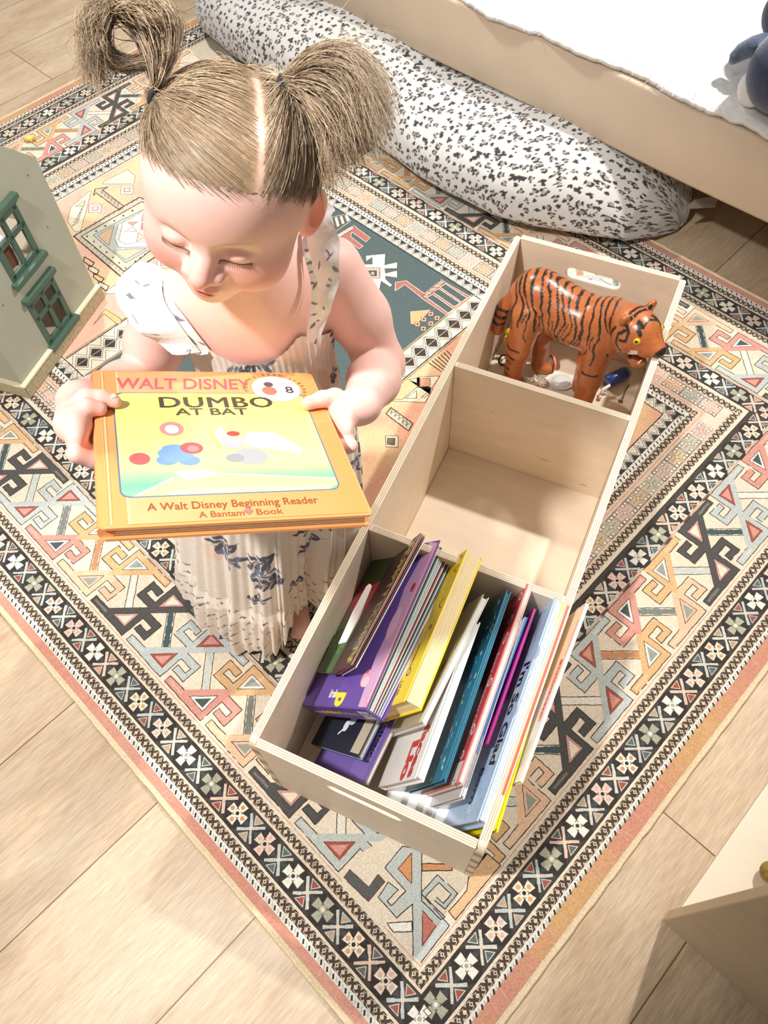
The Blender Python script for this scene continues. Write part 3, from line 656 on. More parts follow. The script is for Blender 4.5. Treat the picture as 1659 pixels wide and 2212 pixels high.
# mattress + fleece blanket
m = MB(); m.obox(bedpt(SB0+.02, .040, .212), (SB1-SB0-.04)*np.array([*(-RB), 0]), .9*np.array([*RA, 0]), (0, 0, .115), .02)
mt = m.build('mattress', mat('mattress_cotton', (232, 226, 214), .9, .05, 50, .2, 300)); tag(mt, 'thick pale mattress lying inside the beige bed frame', 'mattress')
def blanket():
    nx, ny = 420, 130; ss = np.linspace(SB0+.03, SB1-.03, nx); V = []; r = np.random.RandomState(3)
    def vn(x, y, f, seed):
        q = np.random.RandomState(seed).rand(64, 64); xi = x*f; yi = y*f; x0 = np.floor(xi).astype(int); y0 = np.floor(yi).astype(int); fx = xi-x0; fy = yi-y0
        fx = fx*fx*(3-2*fx); fy = fy*fy*(3-2*fy); g = lambda a, b: q[a % 64, b % 64]
        return (g(x0, y0)*(1-fx)+g(x0+1, y0)*fx)*(1-fy)+(g(x0, y0+1)*(1-fx)+g(x0+1, y0+1)*fx)*fy
    T = np.linspace(0, 1, ny)**1.6
    SS, TT = np.meshgrid(ss, T, indexing='ij')
    edge = .008*np.sin(SS*11)+.007*np.sin(SS*27+1)+.010*vn(SS, SS*0, 6, 5)
    dd = -.004+edge*.6+TT*.86+0
    z = .345+.012*(1-np.exp(-TT*25))+.006*vn(SS, dd, 9, 1)+.0045*vn(SS, dd, 40, 2)+.0045*vn(SS, dd, 120, 3)
    z -= .004*np.exp(-TT*90)*(1+0.6*np.sin(SS*13))
    g = 1.398*RA; X = g[0]-SS*RB[0]+dd*RA[0]; Y = g[1]-SS*RB[1]+dd*RA[1]
    top = np.stack([X, Y, z], -1).reshape(-1, 3); bot = top-[0, 0, .008]
    F = []; idx = np.arange(nx*ny).reshape(nx, ny); N0 = nx*ny
    a = idx[:-1, :-1].ravel(); b = idx[1:, :-1].ravel(); c = idx[1:, 1:].ravel(); d = idx[:-1, 1:].ravel()
    F = np.concatenate([np.stack([a, b, c, d], 1), np.stack([d, c, b, a], 1)+N0])
    e = idx[:, 0]; F = np.concatenate([F, np.stack([e[:-1], e[:-1]+N0, e[1:]+N0, e[1:]], 1)])
    V = np.concatenate([top, bot])
    return mesh_np('blanket', V, F, mat('white_fleece', (240, 238, 234), 1.0, .04, 120, .8, 500, sheen=.4, spec=.05))
bl = blanket(); tag(bl, 'fluffy white fleece blanket spread over the mattress', 'blanket')
# pile tufts along the hanging edge of the blanket
m = MB()
for i in range(1500):
    s = random.uniform(SB0+.05, SB1-.1); e = .008*math.sin(s*11)+.007*math.sin(s*27+1)+.005
    p = bedpt(s, -.003+e*.6+random.random()*.03, .343+random.random()*.014)
    q = p+np.array([*(-RA), 0])*random.uniform(.003, .009)+np.array([*RB, 0])*random.uniform(-.006, .006)+[0, 0, random.uniform(-.006, .003)]
    w = np.array([*RB, 0])*.0009; m.quad([p-w, p+w, q+w*.3, q-w*.3])
m.build('edge_tufts', bpy.data.materials['white_fleece'], bl)

# ================================================================== leopard print floor cushion
def cushion():
    # long soft block: centre line parallel to the bed rail, partly under it
    nx, nt_ = 1150, 430
    L0, L1 = .565, 2.14                   # along the rail direction, from its near end
    r = np.random.RandomState(5)
    u = np.linspace(0, 1, nx); t = np.linspace(0, 2*math.pi, 4000)
    _c, _s = np.cos(t), np.sin(t); _x = np.sign(_c)*np.abs(_c)**(2/2.6)*.22; _z = np.sign(_s)*np.abs(_s)**(2/2.6)*.092; _x = _x*(1-.15*_z/.092)
    _a = np.concatenate([[0], np.cumsum(np.hypot(np.diff(_x), np.diff(_z)))]); t = np.interp(np.linspace(0, _a[-1], nt_, endpoint=False), _a, t)
    UU, TT = np.meshgrid(u, t, indexing='ij')
    Lc = L0+(L1-L0)*UU
    endf = (1-np.abs(2*UU-1)**9)**.5
    endf = np.clip(endf, .02, 1)
    fr = np.interp(Lc, [.565, .585, .62, .68, .737, .80, .884, 1.0, 1.1, 1.278, 1.6, 1.85, 2.0, 2.06, 2.11, 2.14], [.09, .02, -.055, -.10, -.135, -.17, -.20, -.208, -.206, -.186, -.175, -.16, -.13, -.10, -.04, .03])
    bk_ = np.interp(Lc, [.565, .60, .70, 2.0, 2.10, 2.14], [.13, .17, .24, .24, .17, .07])
    hw = (bk_-fr)/2; cdd = (bk_+fr)/2; endf = np.clip(np.sqrt(np.clip(1-np.abs(2*UU-1)**7, 0, 1)), .03, 1); hz = .092*endf*(1+.06*np.sin(UU*13))
    p = 2.6
    c, s = np.cos(TT), np.sin(TT)
    X = np.sign(c)*np.abs(c)**(2/p)*hw; Z = np.sign(s)*np.abs(s)**(2/p)*hz
    X *= 1-.22*np.clip(Z/.092, -1, 1)*.3
    Zc = .010+hz*.98
    dd = cdd+X; Zv = Zc+Z
    wr = .0035*np.sin(UU*60+TT*3)*np.clip(1-endf, 0, 1)*3+.0016*np.sin(UU*43+4*np.sin(TT*2))
    Zv = np.maximum(Zv+wr, .0090)
    g = 1.398*RA; Lc2 = Lc+.0*X
    Xw = g[0]-Lc2*RB[0]+dd*RA[0]; Yw = g[1]-Lc2*RB[1]+dd*RA[1]
    V = np.stack([Xw, Yw, Zv], -1).reshape(-1, 3)
    # rosettes stamped in surface coordinates
    per = np.concatenate([[0], np.cumsum(np.hypot(np.diff(X[nx//2]), np.diff(Z[nx//2])))])
    px = Lc; py = np.broadcast_to(per, Lc.shape)
    col = np.ones((nx, nt_, 3))*srgb((198, 197, 195))
    dk = srgb((58, 56, 56)); mid = srgb((158, 146, 140)); du = (L1-L0)/nx; dv = per[-1]/nt_
    g_ = .0215; R2 = np.random.RandomState(9)
    for i in range(int((L1-L0)/g_)+2):
        for j in range(int(per[-1]/g_)+2):
            cx = L0+(i+.5*(j % 2)+R2.uniform(-.3, .3))*g_; cy = (j+R2.uniform(-.3, .3))*g_
            big = R2.rand(); rr = g_*(.25+.22*big); ang = R2.uniform(0, 3.14); el = R2.uniform(.7, 1.0)
            i0, i1 = int((cx-L0-.02)/du), int((cx-L0+.02)/du); j0, j1 = int((cy-.02)/dv), int((cy+.02)/dv)
            i0 = max(i0, 0); j0 = max(j0, 0); i1 = min(i1, nx); j1 = min(j1, nt_)
            if i1 <= i0 or j1 <= j0: continue
            x = px[i0:i1, j0:j1]-cx; y = py[i0:i1, j0:j1]-cy; ca, sa = math.cos(ang), math.sin(ang)
            xr = (x*ca+y*sa); yr = (-x*sa+y*ca)/el; th = np.arctan2(yr, xr); d = np.hypot(xr, yr)
            w = rr*(1+.16*np.sin(th*3+R2.uniform(0, 6))+.1*np.sin(th*5+R2.uniform(0, 6)))
            gap = R2.uniform(0, 6.28); op = np.cos(th-gap) > (.84 if big > .3 else 2); op2 = np.cos(th-gap-2.4) > .95
            sub = col[i0:i1, j0:j1]
            ring = (d < w) & (d > w*.48) & ~op & ~op2; core = (d < w*.48)
            if big < .25: ring = d < w*.8; core = d < 0
            sub[ring] = dk; sub[core] = mid if R2.rand() > .25 else dk
            if R2.rand() < .4:
                q = (np.hypot(x-R2.uniform(-.012, .012), (y-g_*.5)*1.3) < .0026); sub[q] = dk
    F = []; idx = np.arange(nx*nt_).reshape(nx, nt_); n2 = np.roll(idx, -1, axis=1)
    F = np.stack([idx[:-1].ravel(), n2[:-1].ravel(), n2[1:].ravel(), idx[1:].ravel()], 1)
    # closing caps
    V2 = list(V); F = F.tolist(); C = list(col.reshape(-1, 3))
    for row, rev in ((idx[0], True), (idx[-1], False)):
        F.append((row[::-1] if rev else row).tolist())
    me = bpy.data.meshes.new('floor_cushion'); me.from_pydata([tuple(v) for v in V2], [], F); me.materials.append(mat('brushed_cotton_print', attr=True, rough=.9, var=.04, vs=200, bump=.25, bs=700, sheen=.3, spec=.15))
    me.polygons.foreach_set('use_smooth', np.ones(len(me.polygons), bool)); li = np.empty(len(me.loops), np.int32); me.loops.foreach_get('vertex_index', li); setcol(me, np.array(C)[li])
    return link('floor_cushion', me)
cu = cushion(); tag(cu, 'long floor cushion with grey and white leopard print pushed half under the bed', 'cushion')
m = MB(); # corner tab of the cushion
p0 = P(1500, 432, .10); p1 = P(1552, 425, .09); p2 = P(1545, 448, .075); p3 = P(1480, 452, .085)
m.prism([p0, p1, p2, p3], (0, 0, .002)); m.build('sewn_tab', mat('grey_label', (150, 146, 136), .9, .05), cu)

# ================================================================== dollhouse
DH1 = P(228, 642, .0074)[:2]; DH2 = P(68, 862, .0074)[:2]
hx = (DH2-DH1); HWID = np.linalg.norm(hx); hx = np.array([*(hx/HWID), 0]); hn = np.array([-hx[1], hx[0], 0])   # outward normal of the window face
if hn[:2]@(np.array([0, 0])-DH1) < 0: hn = -hn
H0 = np.array([*DH1, .0074])
def hp(x, y, z): return H0+x*hx+y*hn+np.array([0, 0, z])
def onface(px, py, off=0.0):              # pixel ray met with the window face: returns (x, z)
    d = D(px, py, 1)-CAM; o = H0+off*hn; t = hn@(o-CAM)/(hn@d); q = CAM+t*d-H0; return (q@hx, q[2])
M_hw = mat('dollhouse_grey_green', (168, 168, 150), .6, .03, 30, .05, 100); M_hd = mat('dollhouse_dark_green', (74, 98, 84), .5, .06, 40); M_hb = mat('dollhouse_brick_cream', (192, 180, 150), .7, .05, 60)
M_hi = mat('dollhouse_interior', (214, 200, 178), .8, .04)
house = empty('dollhouse', tuple(H0+hx*HWID/2-hn*.15)); tag(house, 'grey-green wooden dollhouse with dark green windows and a brick base', 'dollhouse')

INS = .012; PX0, PX1 = .004, .292; DEP = .22; TH = .008
def hbox(mb, x0, x1, y0, y1, z0, z1, bev=0, mi=0): mb.obox(hp(x0, y0, z0), (x1-x0)*hx, (y1-y0)*hn, (0, 0, z1-z0), bev, mi)
WIN = [(.100, .187, .036, .145), (.100, .187, .205, .316)]
# window wall, built round its two openings, with the gable above
m = MB(); y0, y1 = -INS-TH, -INS
hbox(m, PX0, .100, y0, y1, 0, .342); hbox(m, .187, PX1, y0, y1, 0, .342)
for z0, z1 in ((0, .036), (.145, .205), (.316, .342)): hbox(m, .100, .187, y0, y1, z0, z1)
m.prism([hp(x, y0, z) for x, z in ((PX0, .342), (PX1, .342), ((PX0+PX1)/2+.03, .458), ((PX0+PX1)/2-.03, .458))], TH*hn)
for (x, z) in ((.052, .225), (.235, .19), (.04, .33), (.24, .33), (.16, .36)): m.tube([hp(x, -INS-.0005, z), hp(x, -INS+.0006, z)], .0018, 10, 1)
m.build('gable_wall', [M_hw, mat('steel_screw', (120, 120, 112), .4, .05, metal=.6)], house)
m = MB(); hbox(m, PX0, PX0+TH, y0-DEP, y0-.0003, 0, .342); m.build('side_wall', M_hw, house)
m = MB(); hbox(m, PX1-TH, PX1, y0-DEP, y0-.0003, 0, .342); m.build('side_wall', M_hw, house)
m = MB(); hbox(m, PX0+TH+.0003, PX1-TH-.0003, y0-DEP+TH+.0003, y0-.0003, .014, .020); m.build('lower_floor', M_hi, house)
m = MB(); hbox(m, PX0+TH+.0003, PX1-TH-.0003, y0-DEP+TH+.0003, y0-.0003, .180, .186); m.build('upper_floor', M_hi, house)
for (x0, x1, z0, z1) in WIN:
    m = MB(); f0, f1 = -INS-.003, -INS+.0035
    for q in ((x0-.002, x0+.011, z0, z1), (x1-.011, x1+.002, z0, z1), (x0, x1, z0-.002, z0+.011), (x0, x1, z1-.011, z1+.002), ((x0+x1)/2-.0058, (x0+x1)/2+.0058, z0, z1), (x0, x1, z0+.062, z0+.074)):
        hbox(m, q[0], q[1], f0, f1, q[2], q[3], .0012)
    # rounded inside corners of the panes
    wf = m.build('window', M_hd, house)
    m = MB(); hbox(m, x0-.009, x1+.009, -INS, -INS+.013, z0-.012, z0-.001, .0015); m.build('sill', M_hd, wf)
    m = MB(); hbox(m, x0-.004, x1+.004, -INS, -INS+.008, z1+.001, z1+.008, .001); hbox(m, x0-.008, x1+.008, -INS, -INS+.014, z1+.008, z1+.019, .002); m.build('cornice', M_hd, wf)
# plinth of small bricks
m = MB(); PZ = .034
hbox(m, -.001, HWID-.003, -INS, -.002, 0, PZ-.003, .001, 0); hbox(m, HWID-.012, HWID, -DEP-INS, -INS, 0, PZ-.003, .001, 0); hbox(m, -.001, .0035, -DEP-INS, -INS, 0, PZ-.003, .001, 0)
r = random.Random(4)
for row in range(4):
    x = -.001-(row % 2)*.009
    while x < HWID-.004:
        w = r.uniform(.013, .024); a, b = max(x, -.001), min(x+w-.0012, HWID-.003)
        if b-a > .004: hbox(m, a, b, -.0022, -.0008, .001+row*.0078, .0078+row*.0078, .0005, 1)
        x += w
    y = -.002
    while y > -DEP:
        w = r.uniform(.013, .024); hbox(m, HWID-.001, HWID+.0008, y-w+.0012, y, .001+row*.0078, .0078+row*.0078, .0005, 1); y -= w
hbox(m, -.003, HWID, -INS, 0, PZ-.003, PZ, .0008, 2)
m.build('brick_plinth', [M_hb, mat('plinth_brick', (176, 160, 126), .7, .12, 80), mat('plinth_cap', (222, 214, 190), .6, .03)], house)
# dollhouse furniture glimpsed through the upper window
m = MB(); hbox(m, .12, .17, -.10, -.05, .1865, .235, .004); hbox(m, .12, .17, -.10, -.09, .235, .27, .004)
o = m.build('toy_armchair', mat('toy_brown', (120, 78, 56), .6, .1)); tag(o, 'tiny brown armchair seen through the upper dollhouse window', 'toy furniture')
m = MB(); hbox(m, .125, .16, -.075, -.045, .2355, .255, .005)
o = m.build('toy_pillow', mat('toy_white', (236, 232, 224), .8, .03)); tag(o, 'tiny white cushion on the brown toy armchair in the dollhouse', 'toy furniture')

# ================================================================== open bookshelf at the right, its side panel facing us
CF = np.array([*P(1430, 1988)[:2], 0]); CDn = np.array([*RB, 0]); CUp = np.array([*RA, 0])
M_sh = birch('shelf_birch', base=(206, 184, 154))
def cp(x, y, z): return CF+x*CUp+y*CDn+np.array([0, 0, z])   # x along the shelf front, y into the shelf
shelf = empty('low_bookshelf', tuple(cp(.4, .2, 0))); tag(shelf, 'birch plywood bookshelf with a white bottom shelf at the right edge beyond the rug', 'shelf')
m = MB(); m.obox(cp(0, 0, .0005), .018*CUp, .30*CDn, (0, 0, .62), .0015); m.build('side_panel', M_sh, shelf)
m = MB(); m.obox(cp(.74, 0, .0005), .018*CUp, .30*CDn, (0, 0, .62), .0015); m.build('side_panel', M_sh, shelf)
m = MB(); m.obox(cp(.0183, .002, .036), .7214*CUp, .296*CDn, (0, 0, .012), .001); m.build('bottom_shelf', birch('shelf_white_birch', base=(240, 228, 206), amp=.03), shelf)
m = MB(); m.obox(cp(.0183, .03, .001), .7214*CUp, .012*CDn, (0, 0, .0345)); m.build('toe_board', M_sh, shelf)
m = MB(); m.obox(cp(.0183, .288, .0485), .7214*CUp, .010*CDn, (0, 0, .56)); m.build('back_panel', M_sh, shelf)
m = MB(); m.obox(cp(.0183, .15, .32), .7214*CUp, .136*CDn, (0, 0, .012)); m.build('upper_shelf', M_sh, shelf)
# woven yellow-brown ball whose edge just enters the frame
c = P(1666, 1885, .066); m = MB(); m.ball(c, .0145, seg=20); m.build('x', M_sh).name = 'wicker_ball'
o = bpy.data.objects['wicker_ball']; o.data.materials[0] = mat('wicker_mustard', (156, 128, 60), .8, .4, 150, .8, 300); tag(o, 'small mustard and brown woven toy at the right edge on the white shelf', 'toy')

# yellow crumb-like toy on the rug behind the dollhouse
c = P(62, 299, .014); m = MB()
m.ball(c, (.013, .009, .007), seg=14); m.ball(c+[.011, .003, .002], (.006, .005, .005), seg=12); m.ball(c+[-.010, .004, 0], (.006, .005, .005), seg=12)
for dx, dy in ((-.006, -.005), (.006, -.005), (-.004, .006), (.006, .006)): m.tube([c+[dx, dy, -.002], c+[dx*1.3, dy*1.3, -.0075]], [.0026, .002], 8)
o = m.build('toy_animal', mat('yellow_plastic', (236, 206, 110), .4, .08, 60)); tag(o, 'tiny pale yellow plastic animal on the rug behind the dollhouse', 'toy')

# ================================================================== soft toy on the bed
pg = empty('plush_penguin', tuple(P(1668, 150, .36))); tag(pg, 'navy and white plush penguin at the right edge of the fleece blanket', 'soft toy')
M_navy = mat('navy_plush', (62, 74, 104), .95, .25, 140, .9, 420, sheen=.5); M_wpl = mat('white_plush', (238, 240, 244), .95, .05, 100, .7, 420, sheen=.4); M_gplush = mat('slate_plush', (96, 112, 136), .95, .25, 140, .9, 420, sheen=.5)
cb = P(1706, 150, .435); m = MB(); m.ball(cb, (.070, .062, .074), seg=32); m.build('body', M_navy, pg)
m = MB(); m.ball(P(1632, 188, .395), (.030, .028, .034), seg=28); m.build('belly', M_wpl, pg)
m = MB(); m.tube([P(1652, 92, .45), P(1628, 100, .435), P(1602, 112, .42), P(1586, 126, .41), P(1579, 136, .405)], [.016, .017, .015, .011, .005], 16); m.build('flipper', M_gplush, pg)
m = MB(); m.ball(P(1712, 30, .47), .05, seg=28); m.build('head', M_navy, pg)
# ================================================================== books in the near compartment
M_pages = mat('book_pages', (236, 228, 212), .85, .08, 220)
def colmat(name, c, rough=.35): return mat(name, c, rough, .03, 40, coat=.2)
def frame(nt_, ft_, lean=None, nb=None):
    a = P(*nt_); b = P(*ft_); X = b-a; L = np.linalg.norm(X); X /= L
    Sd = np.cross(X, [0, 0, 1.]); Sd /= np.linalg.norm(Sd); Zp = np.cross(Sd, X)
    if nb is not None:
        q = P(*nb)-a; q = q-(q@X)*X; Hh = np.linalg.norm(q); Dn = q/Hh
    else:
        l = math.radians(lean); Dn = -math.cos(l)*Zp-math.sin(l)*Sd; Hh = None
    Th = np.cross(X, -Dn)*1.0
    if Th@Sd < 0: Th = -Th
    return a, X, L, Dn, Th, Hh
def book(label, nt_, ft_, thick, cols, lean=None, nb=None, zbot=.0215, H_=None, kind='hard', art=None, group=None, page=None, extra_sheets=0):
    a, X, L, Dn, Th, Hh = frame(nt_, ft_, lean, nb)
    if Hh is None or H_ is not None: Hh = H_ or (a[2]-zbot)/(-Dn[2])
    if a[2]+Dn[2]*Hh < zbot: Hh = (a[2]-zbot)/(-Dn[2])
    t = empty('book', tuple(a+X*L/2+Dn*Hh)); tag(t, label, 'book', group)
    cm = colmat('cover_colour', cols[0]); m = MB()
    if kind == 'hard':
        bt = .0018
        m.obox(a, X*L, Dn*Hh, Th*bt, .0006); m.obox(a+Th*(thick-bt), X*L, Dn*Hh, Th*bt, .0006, 1 if len(cols) > 1 else 0)
        m.obox(a+Dn*(Hh-.002)+Th*bt, X*L, Dn*.002, Th*(thick-2*bt))
        co = m.build('cover', [cm, colmat('back_colour', cols[-1])], t)
        m = MB(); i = .0032; n = max(3, int(thick/.0022)); w = (thick-2*bt)/n
        for k in range(n):
            j = random.uniform(0, .0006); m.obox(a+X*(i+j)+Dn*(.0025+j)+Th*(bt+k*w+.00015), X*(L-2*i-2*j), Dn*(Hh-.006), Th*(w-.0003))
        m.build('pages', page or M_pages, t)
    else:
        m.obox(a, X*L, Dn*Hh, Th*.0007, .0002); m.obox(a+Th*(thick-.0007), X*L, Dn*Hh, Th*.0007, .0002)
        co = m.build('cover', [cm], t)
        m = MB(); m.obox(a+X*.0008+Dn*.0008+Th*.0009, X*(L-.0016), Dn*(Hh-.0016), Th*(thick-.0018)); m.build('pages', page or M_pages, t)
    if art is not None:
        A = Art(plane_fn(a+X*L, -X, -Dn, -Th)); A.L = L; A.H = Hh; art(A)   # x from the far end towards us, y<=0 down from the top edge
        A.build('cover_print', M_print, co)
    return a, X, L, Dn, Th, Hh, t
G = 'picture books in the near compartment'
def conf(A, n, cols, y0, y1, r=.0026, seed=1, sq=True):
    q = random.Random(seed)
    for _ in range(n):
        x = q.uniform(.004, A.L-.004); y = q.uniform(y0, y1); s = r*q.uniform(.5, 1.2); an = q.uniform(0, 3); c = q.choice(cols)
        pts = [(x+s*math.cos(an+k), y+s*.7*math.sin(an+k)) for k in ((0, 1.3, 3.1, 4.4) if sq else (0, .5, 3.14, 3.6))]
        A.poly(pts, c, 2)
def a_schol(A):
    A.rect(0, -.12, A.L*.48, -.0006, (252, 226, 196), 1); A.rect(A.L*.48, -.12, A.L, -.0006, (248, 246, 244), 1)
    A.rect(A.L*.33, -.0185, A.L*.66, -.0085, (222, 74, 60), 2); A.text('SCHOLASTIC', A.L*.36, -.0165, .0055, (250, 236, 220), 3, .02, 1.5, space=1.15)
    A.text('Noodlehead Stories and Witches', A.L*.10, -.0075, .0036, (150, 110, 90), 3, .0, .8)
    A.circ(A.L*.66, -.013, .006, (236, 130, 80), 4, n=9); A.circ(A.L*.67, -.015, .0035, (250, 200, 160), 5, n=9)
    for i in range(5): A.stroke([(A.L*.78, -.012-i*.0022), (A.L*.92, -.012-i*.0022)], .0004, (150, 150, 150), 2)
book('thin white paperback with a red strip over the crate wall, rightmost of the books', (1122, 1688, .262), (1267, 1301, .262), .0045, [(250, 240, 226)], lean=13, kind='paper', art=a_schol, group=G, H_=.2)
book('thin orange-red paperback between the yellow book and the rightmost white one', (1084, 1716, .250), (1226, 1306, .250), .0028, [(240, 108, 78), (240, 108, 78)], lean=13, kind='paper', group=G, page=colmat('orange_edge', (244, 120, 88)))
def a_yel(A): A.rect(A.L*.55, -.01, A.L, -.0008, (255, 246, 60), 1); A.stroke([(A.L*.62, -.004), (A.L*.97, -.008)], .0016, (190, 60, 40), 2)
book('bright yellow hardcover book right of the pale blue speckled one', (1066, 1794, .248), (1216, 1301, .248), .0060, [(255, 240, 40), (255, 240, 40)], lean=13, group=G, art=a_yel, page=colmat('yellow_edge', (250, 232, 60)), H_=.225)
def a_glad(A):
    A.rect(.001, -A.H+.001, A.L-.001, -.0008, (176, 204, 236), 1)
    for i in range(10): A.circ(A.L*(.1+.09*i), -.03-.02*math.sin(i*2.3), .016, [(196, 218, 240), (200, 226, 222), (186, 208, 240)][i % 3], 1.5, n=14)
    conf(A, 150, [(46, 48, 70), (60, 50, 60), (250, 240, 140), (230, 120, 140), (40, 44, 60)], -.10, -.003, .0022, 3, False)
    for i in range(5): A.stroke([(.05+i*.006, -.03-i*.004), (.065+i*.006, -.022-i*.004)], .0008, (40, 44, 60), 3)
    A.text("I'm So Glad", A.L*.30, -.0330, .0235, (44, 36, 62), 4, .03, .93, .1)
    A.text("Born", A.L*.76, -.064, .0175, (44, 36, 62), 4, .03, 1.0, .1)
book('pale blue speckled hardcover with dark lettering, beside the bright yellow book', (1030, 1773, .25), (1200, 1287, .25), .0150, [(178, 206, 236), (186, 214, 240)], lean=14, group=G, art=a_glad, page=mat('pale_blue_pages', (206, 222, 236), .7, .15, 200))
book('thin magenta paperback showing its edge against the pale blue speckled book', (1050, 1606, .235), (1154, 1313, .235), .0035, [(170, 30, 130)], lean=14, kind='paper', group=G, page=colmat('magenta_edge', (176, 40, 136)))
def a_blu(A): A.rect(A.L*.15, -.01, A.L*.33, -.001, (236, 214, 80), 1)
book('bright blue thin book left of the magenta one', (1024, 1625, .23), (1134, 1330, .23), .005, [(60, 130, 214)], lean=14, kind='paper', group=G, art=a_blu, page=colmat('blue_edge', (70, 140, 220)))
book('thick grey and white hardcover right of the red floral book', (992, 1722, .232), (1124, 1330, .232), .0070, [(206, 206, 206), (224, 224, 222)], lean=15, group=G, page=mat('white_pages', (232, 230, 226), .8, .12, 220), zbot=.096)
def a_emma(A):
    A.rect(.001, -A.H+.001, A.L-.001, -.0008, (206, 74, 82), 1)
    for i in range(9):
        x = A.L*(.06+.115*i); y = -.0105-(i % 2)*.010
        if i in (3, 5): continue
        A.circ(x, y, .0092, (244, 228, 214), 2, ry=.0062, rot=.8+i); A.circ(x, y, .0055, (222, 110, 130), 3, ry=.0036, rot=.8+i); A.circ(x+.002, y, .002, (120, 140, 90), 4)
    A.text('Emma Chichester Clark', A.L*.36, -.0230, .0095, (248, 236, 226), 5, .0, .88)
    A.rect(A.L*.90, -.03, A.L, -.0008, (240, 226, 214), 3); conf(A, 14, [(214, 90, 96)], -.022, -.003, .003, 5)
book('red hardcover with round flower medallions between the teal and grey books', (986, 1691, .25), (1139, 1260, .25), .0095, [(214, 84, 88), (240, 236, 230)], lean=16, group=G, art=a_emma, zbot=.096)
def a_teal(A):
    A.rect(.001, -A.H+.001, A.L-.001, -.0008, (34, 116, 144), 1)
    A.rect(.001, -A.H+.001, A.L*.35, -.0008, (36, 96, 118), 1.5)
    conf(A, 46, [(240, 226, 150), (236, 240, 236), (120, 200, 196), (226, 140, 130), (90, 190, 210)], -.048, -.004, .0046, 8)
book('teal hardcover sprinkled with confetti shapes, left of the red floral book', (952, 1686, .25), (1095, 1274, .25), .0072, [(34, 112, 140), (38, 120, 148)], lean=17, group=G, art=a_teal, zbot=.096, page=mat('teal_pages', (60, 130, 152), .6, .12, 200))
def a_face(A):
    A.rect(.001, -A.H+.001, A.L-.001, -.0008, (244, 243, 240), 1)
    A.text('faces', A.L*.67, -.034, .0200, (196, 52, 48), 3, .045, 1.25); A.text('of', A.L*.50, -.030, .009, (196, 52, 48), 3, .04)
    A.text('Lio', A.L*.75, -.064, .0260, (206, 60, 50), 3, .06, 1.15)
    A.stroke([(A.L*.60, -.052), (A.L*.68, -.0525)], .003, (222, 170, 60), 3)
book('thick white hardcover with red hand-drawn lettering, left of the teal confetti book', (896, 1681, .244), (1021, 1336, .244), .0125, [(244, 243, 240), (244, 243, 240)], lean=20, group=G, art=a_face, zbot=.096, page=mat('white_pages2', (240, 239, 236), .8, .06, 220))
def a_olive(A):
    for i in range(4): A.stroke([(A.L*.52+i*.004, -.014), (A.L*.54+i*.004, -.022)], .0022, (120, 112, 80), 2)
book('olive-beige hardcover half hidden between the white lettered book and the yellow one', (905, 1560, .252), (1044, 1283, .252), .010, [(186, 176, 144), (240, 238, 232)], lean=20, group=G, art=a_olive, zbot=.096, page=mat('white_pages3', (240, 239, 236), .8, .06, 220))
# yellow board book
def a_yb(A):
    A.rect(.001, -A.H+.001, A.L-.001, -.0008, (252, 222, 40), 1); c = (150, 60, 30)
    A.stroke([(A.L*(.10+.01*k), -.006-.012*math.sin(k*.6)) for k in range(6)], .0016, c, 3); A.circ(A.L*.04, -.012, .0038, c, 3)
    A.stroke([(A.L*(.33+.012*k), -.010-.010*math.sin(k*.55)) for k in range(7)], .0016, c, 3); A.circ(A.L*.52, -.018, .0042, c, 3)
    A.stroke([(A.L*(.62+.01*k), -.030-.003*(k % 2)) for k in range(12)], .002, (60, 50, 30), 3)
    A.circ(A.L*.80, -.030, .0065, (70, 60, 40), 3); A.circ(A.L*.80, -.030, .004, (252, 222, 40), 4); A.text('READ', A.L*.68, -.034, .0055, (50, 40, 30), 4, .01, 1.1); A.text('LINK', A.L*.85, -.042, .0065, (50, 40, 30), 4, .02, 1.1)
book('yellow hardcover with fanned cream pages standing right of the purple pop-up book', (872, 1515, .268), (1010, 1185, .268), .026, [(252, 222, 40), (252, 226, 50)], lean=24, group=G, art=a_yb, H_=.15, page=mat('cream_leaves', (248, 226, 176), .8, .04, 60))
# purple pop-up book: a wedge of stiff leaves between covers, spine towards us
a, X, L, Dn, Th, Hh = frame((792, 1530, .250), (950, 1166, .255), nb=(628, 1568, .128))
t = empty('book', tuple(a+X*L/2+Dn*Hh)); tag(t, 'fat purple pop-up board book with splayed leaves leaning on the left crate wall', 'book', G)
tk = .030; m = MB(); m.obox(a, X*L, Dn*Hh, Th*.0022, .0008); m.build('front_cover', colmat('purple_cover', (104, 78, 160)), t)
m = MB(); far = .052
q0 = a+Th*tk; m.hexa([q0, q0+X*L+Th*(far-tk), q0+X*L+Th*(far-tk)+Dn*Hh, q0+Dn*Hh, q0+Th*.0022, q0+X*L+Th*(far-tk+.0022), q0+X*L+Th*(far-tk+.0022)+Dn*Hh, q0+Dn*Hh+Th*.0022], .0006); m.build('back_cover', bpy.data.materials['purple_cover'], t)
m = MB(); m.obox(a-X*.0022, X*.0022, Dn*Hh, Th*(tk+.0022), .0006); sp = m.build('spine', bpy.data.materials['purple_cover'], t)
A = Art(plane_fn(a-X*.0022+Dn*Hh, -Dn, Th*-1.0, -X))   # x up the spine, y across
A = Art(plane_fn(a-X*.0022+Dn*Hh+Th*tk, -Dn, -Th, -X))
A.text('pop-up', .012, .0100, .0065, (240, 236, 240), 2, .02, 1.0, .2); A.text('peekaboo!', .040, .0100, .0095, (238, 222, 60), 2, .03, .78); A.text('Unicorn', .086, .0100, .0095, (206, 200, 226), 2, 0, .9)
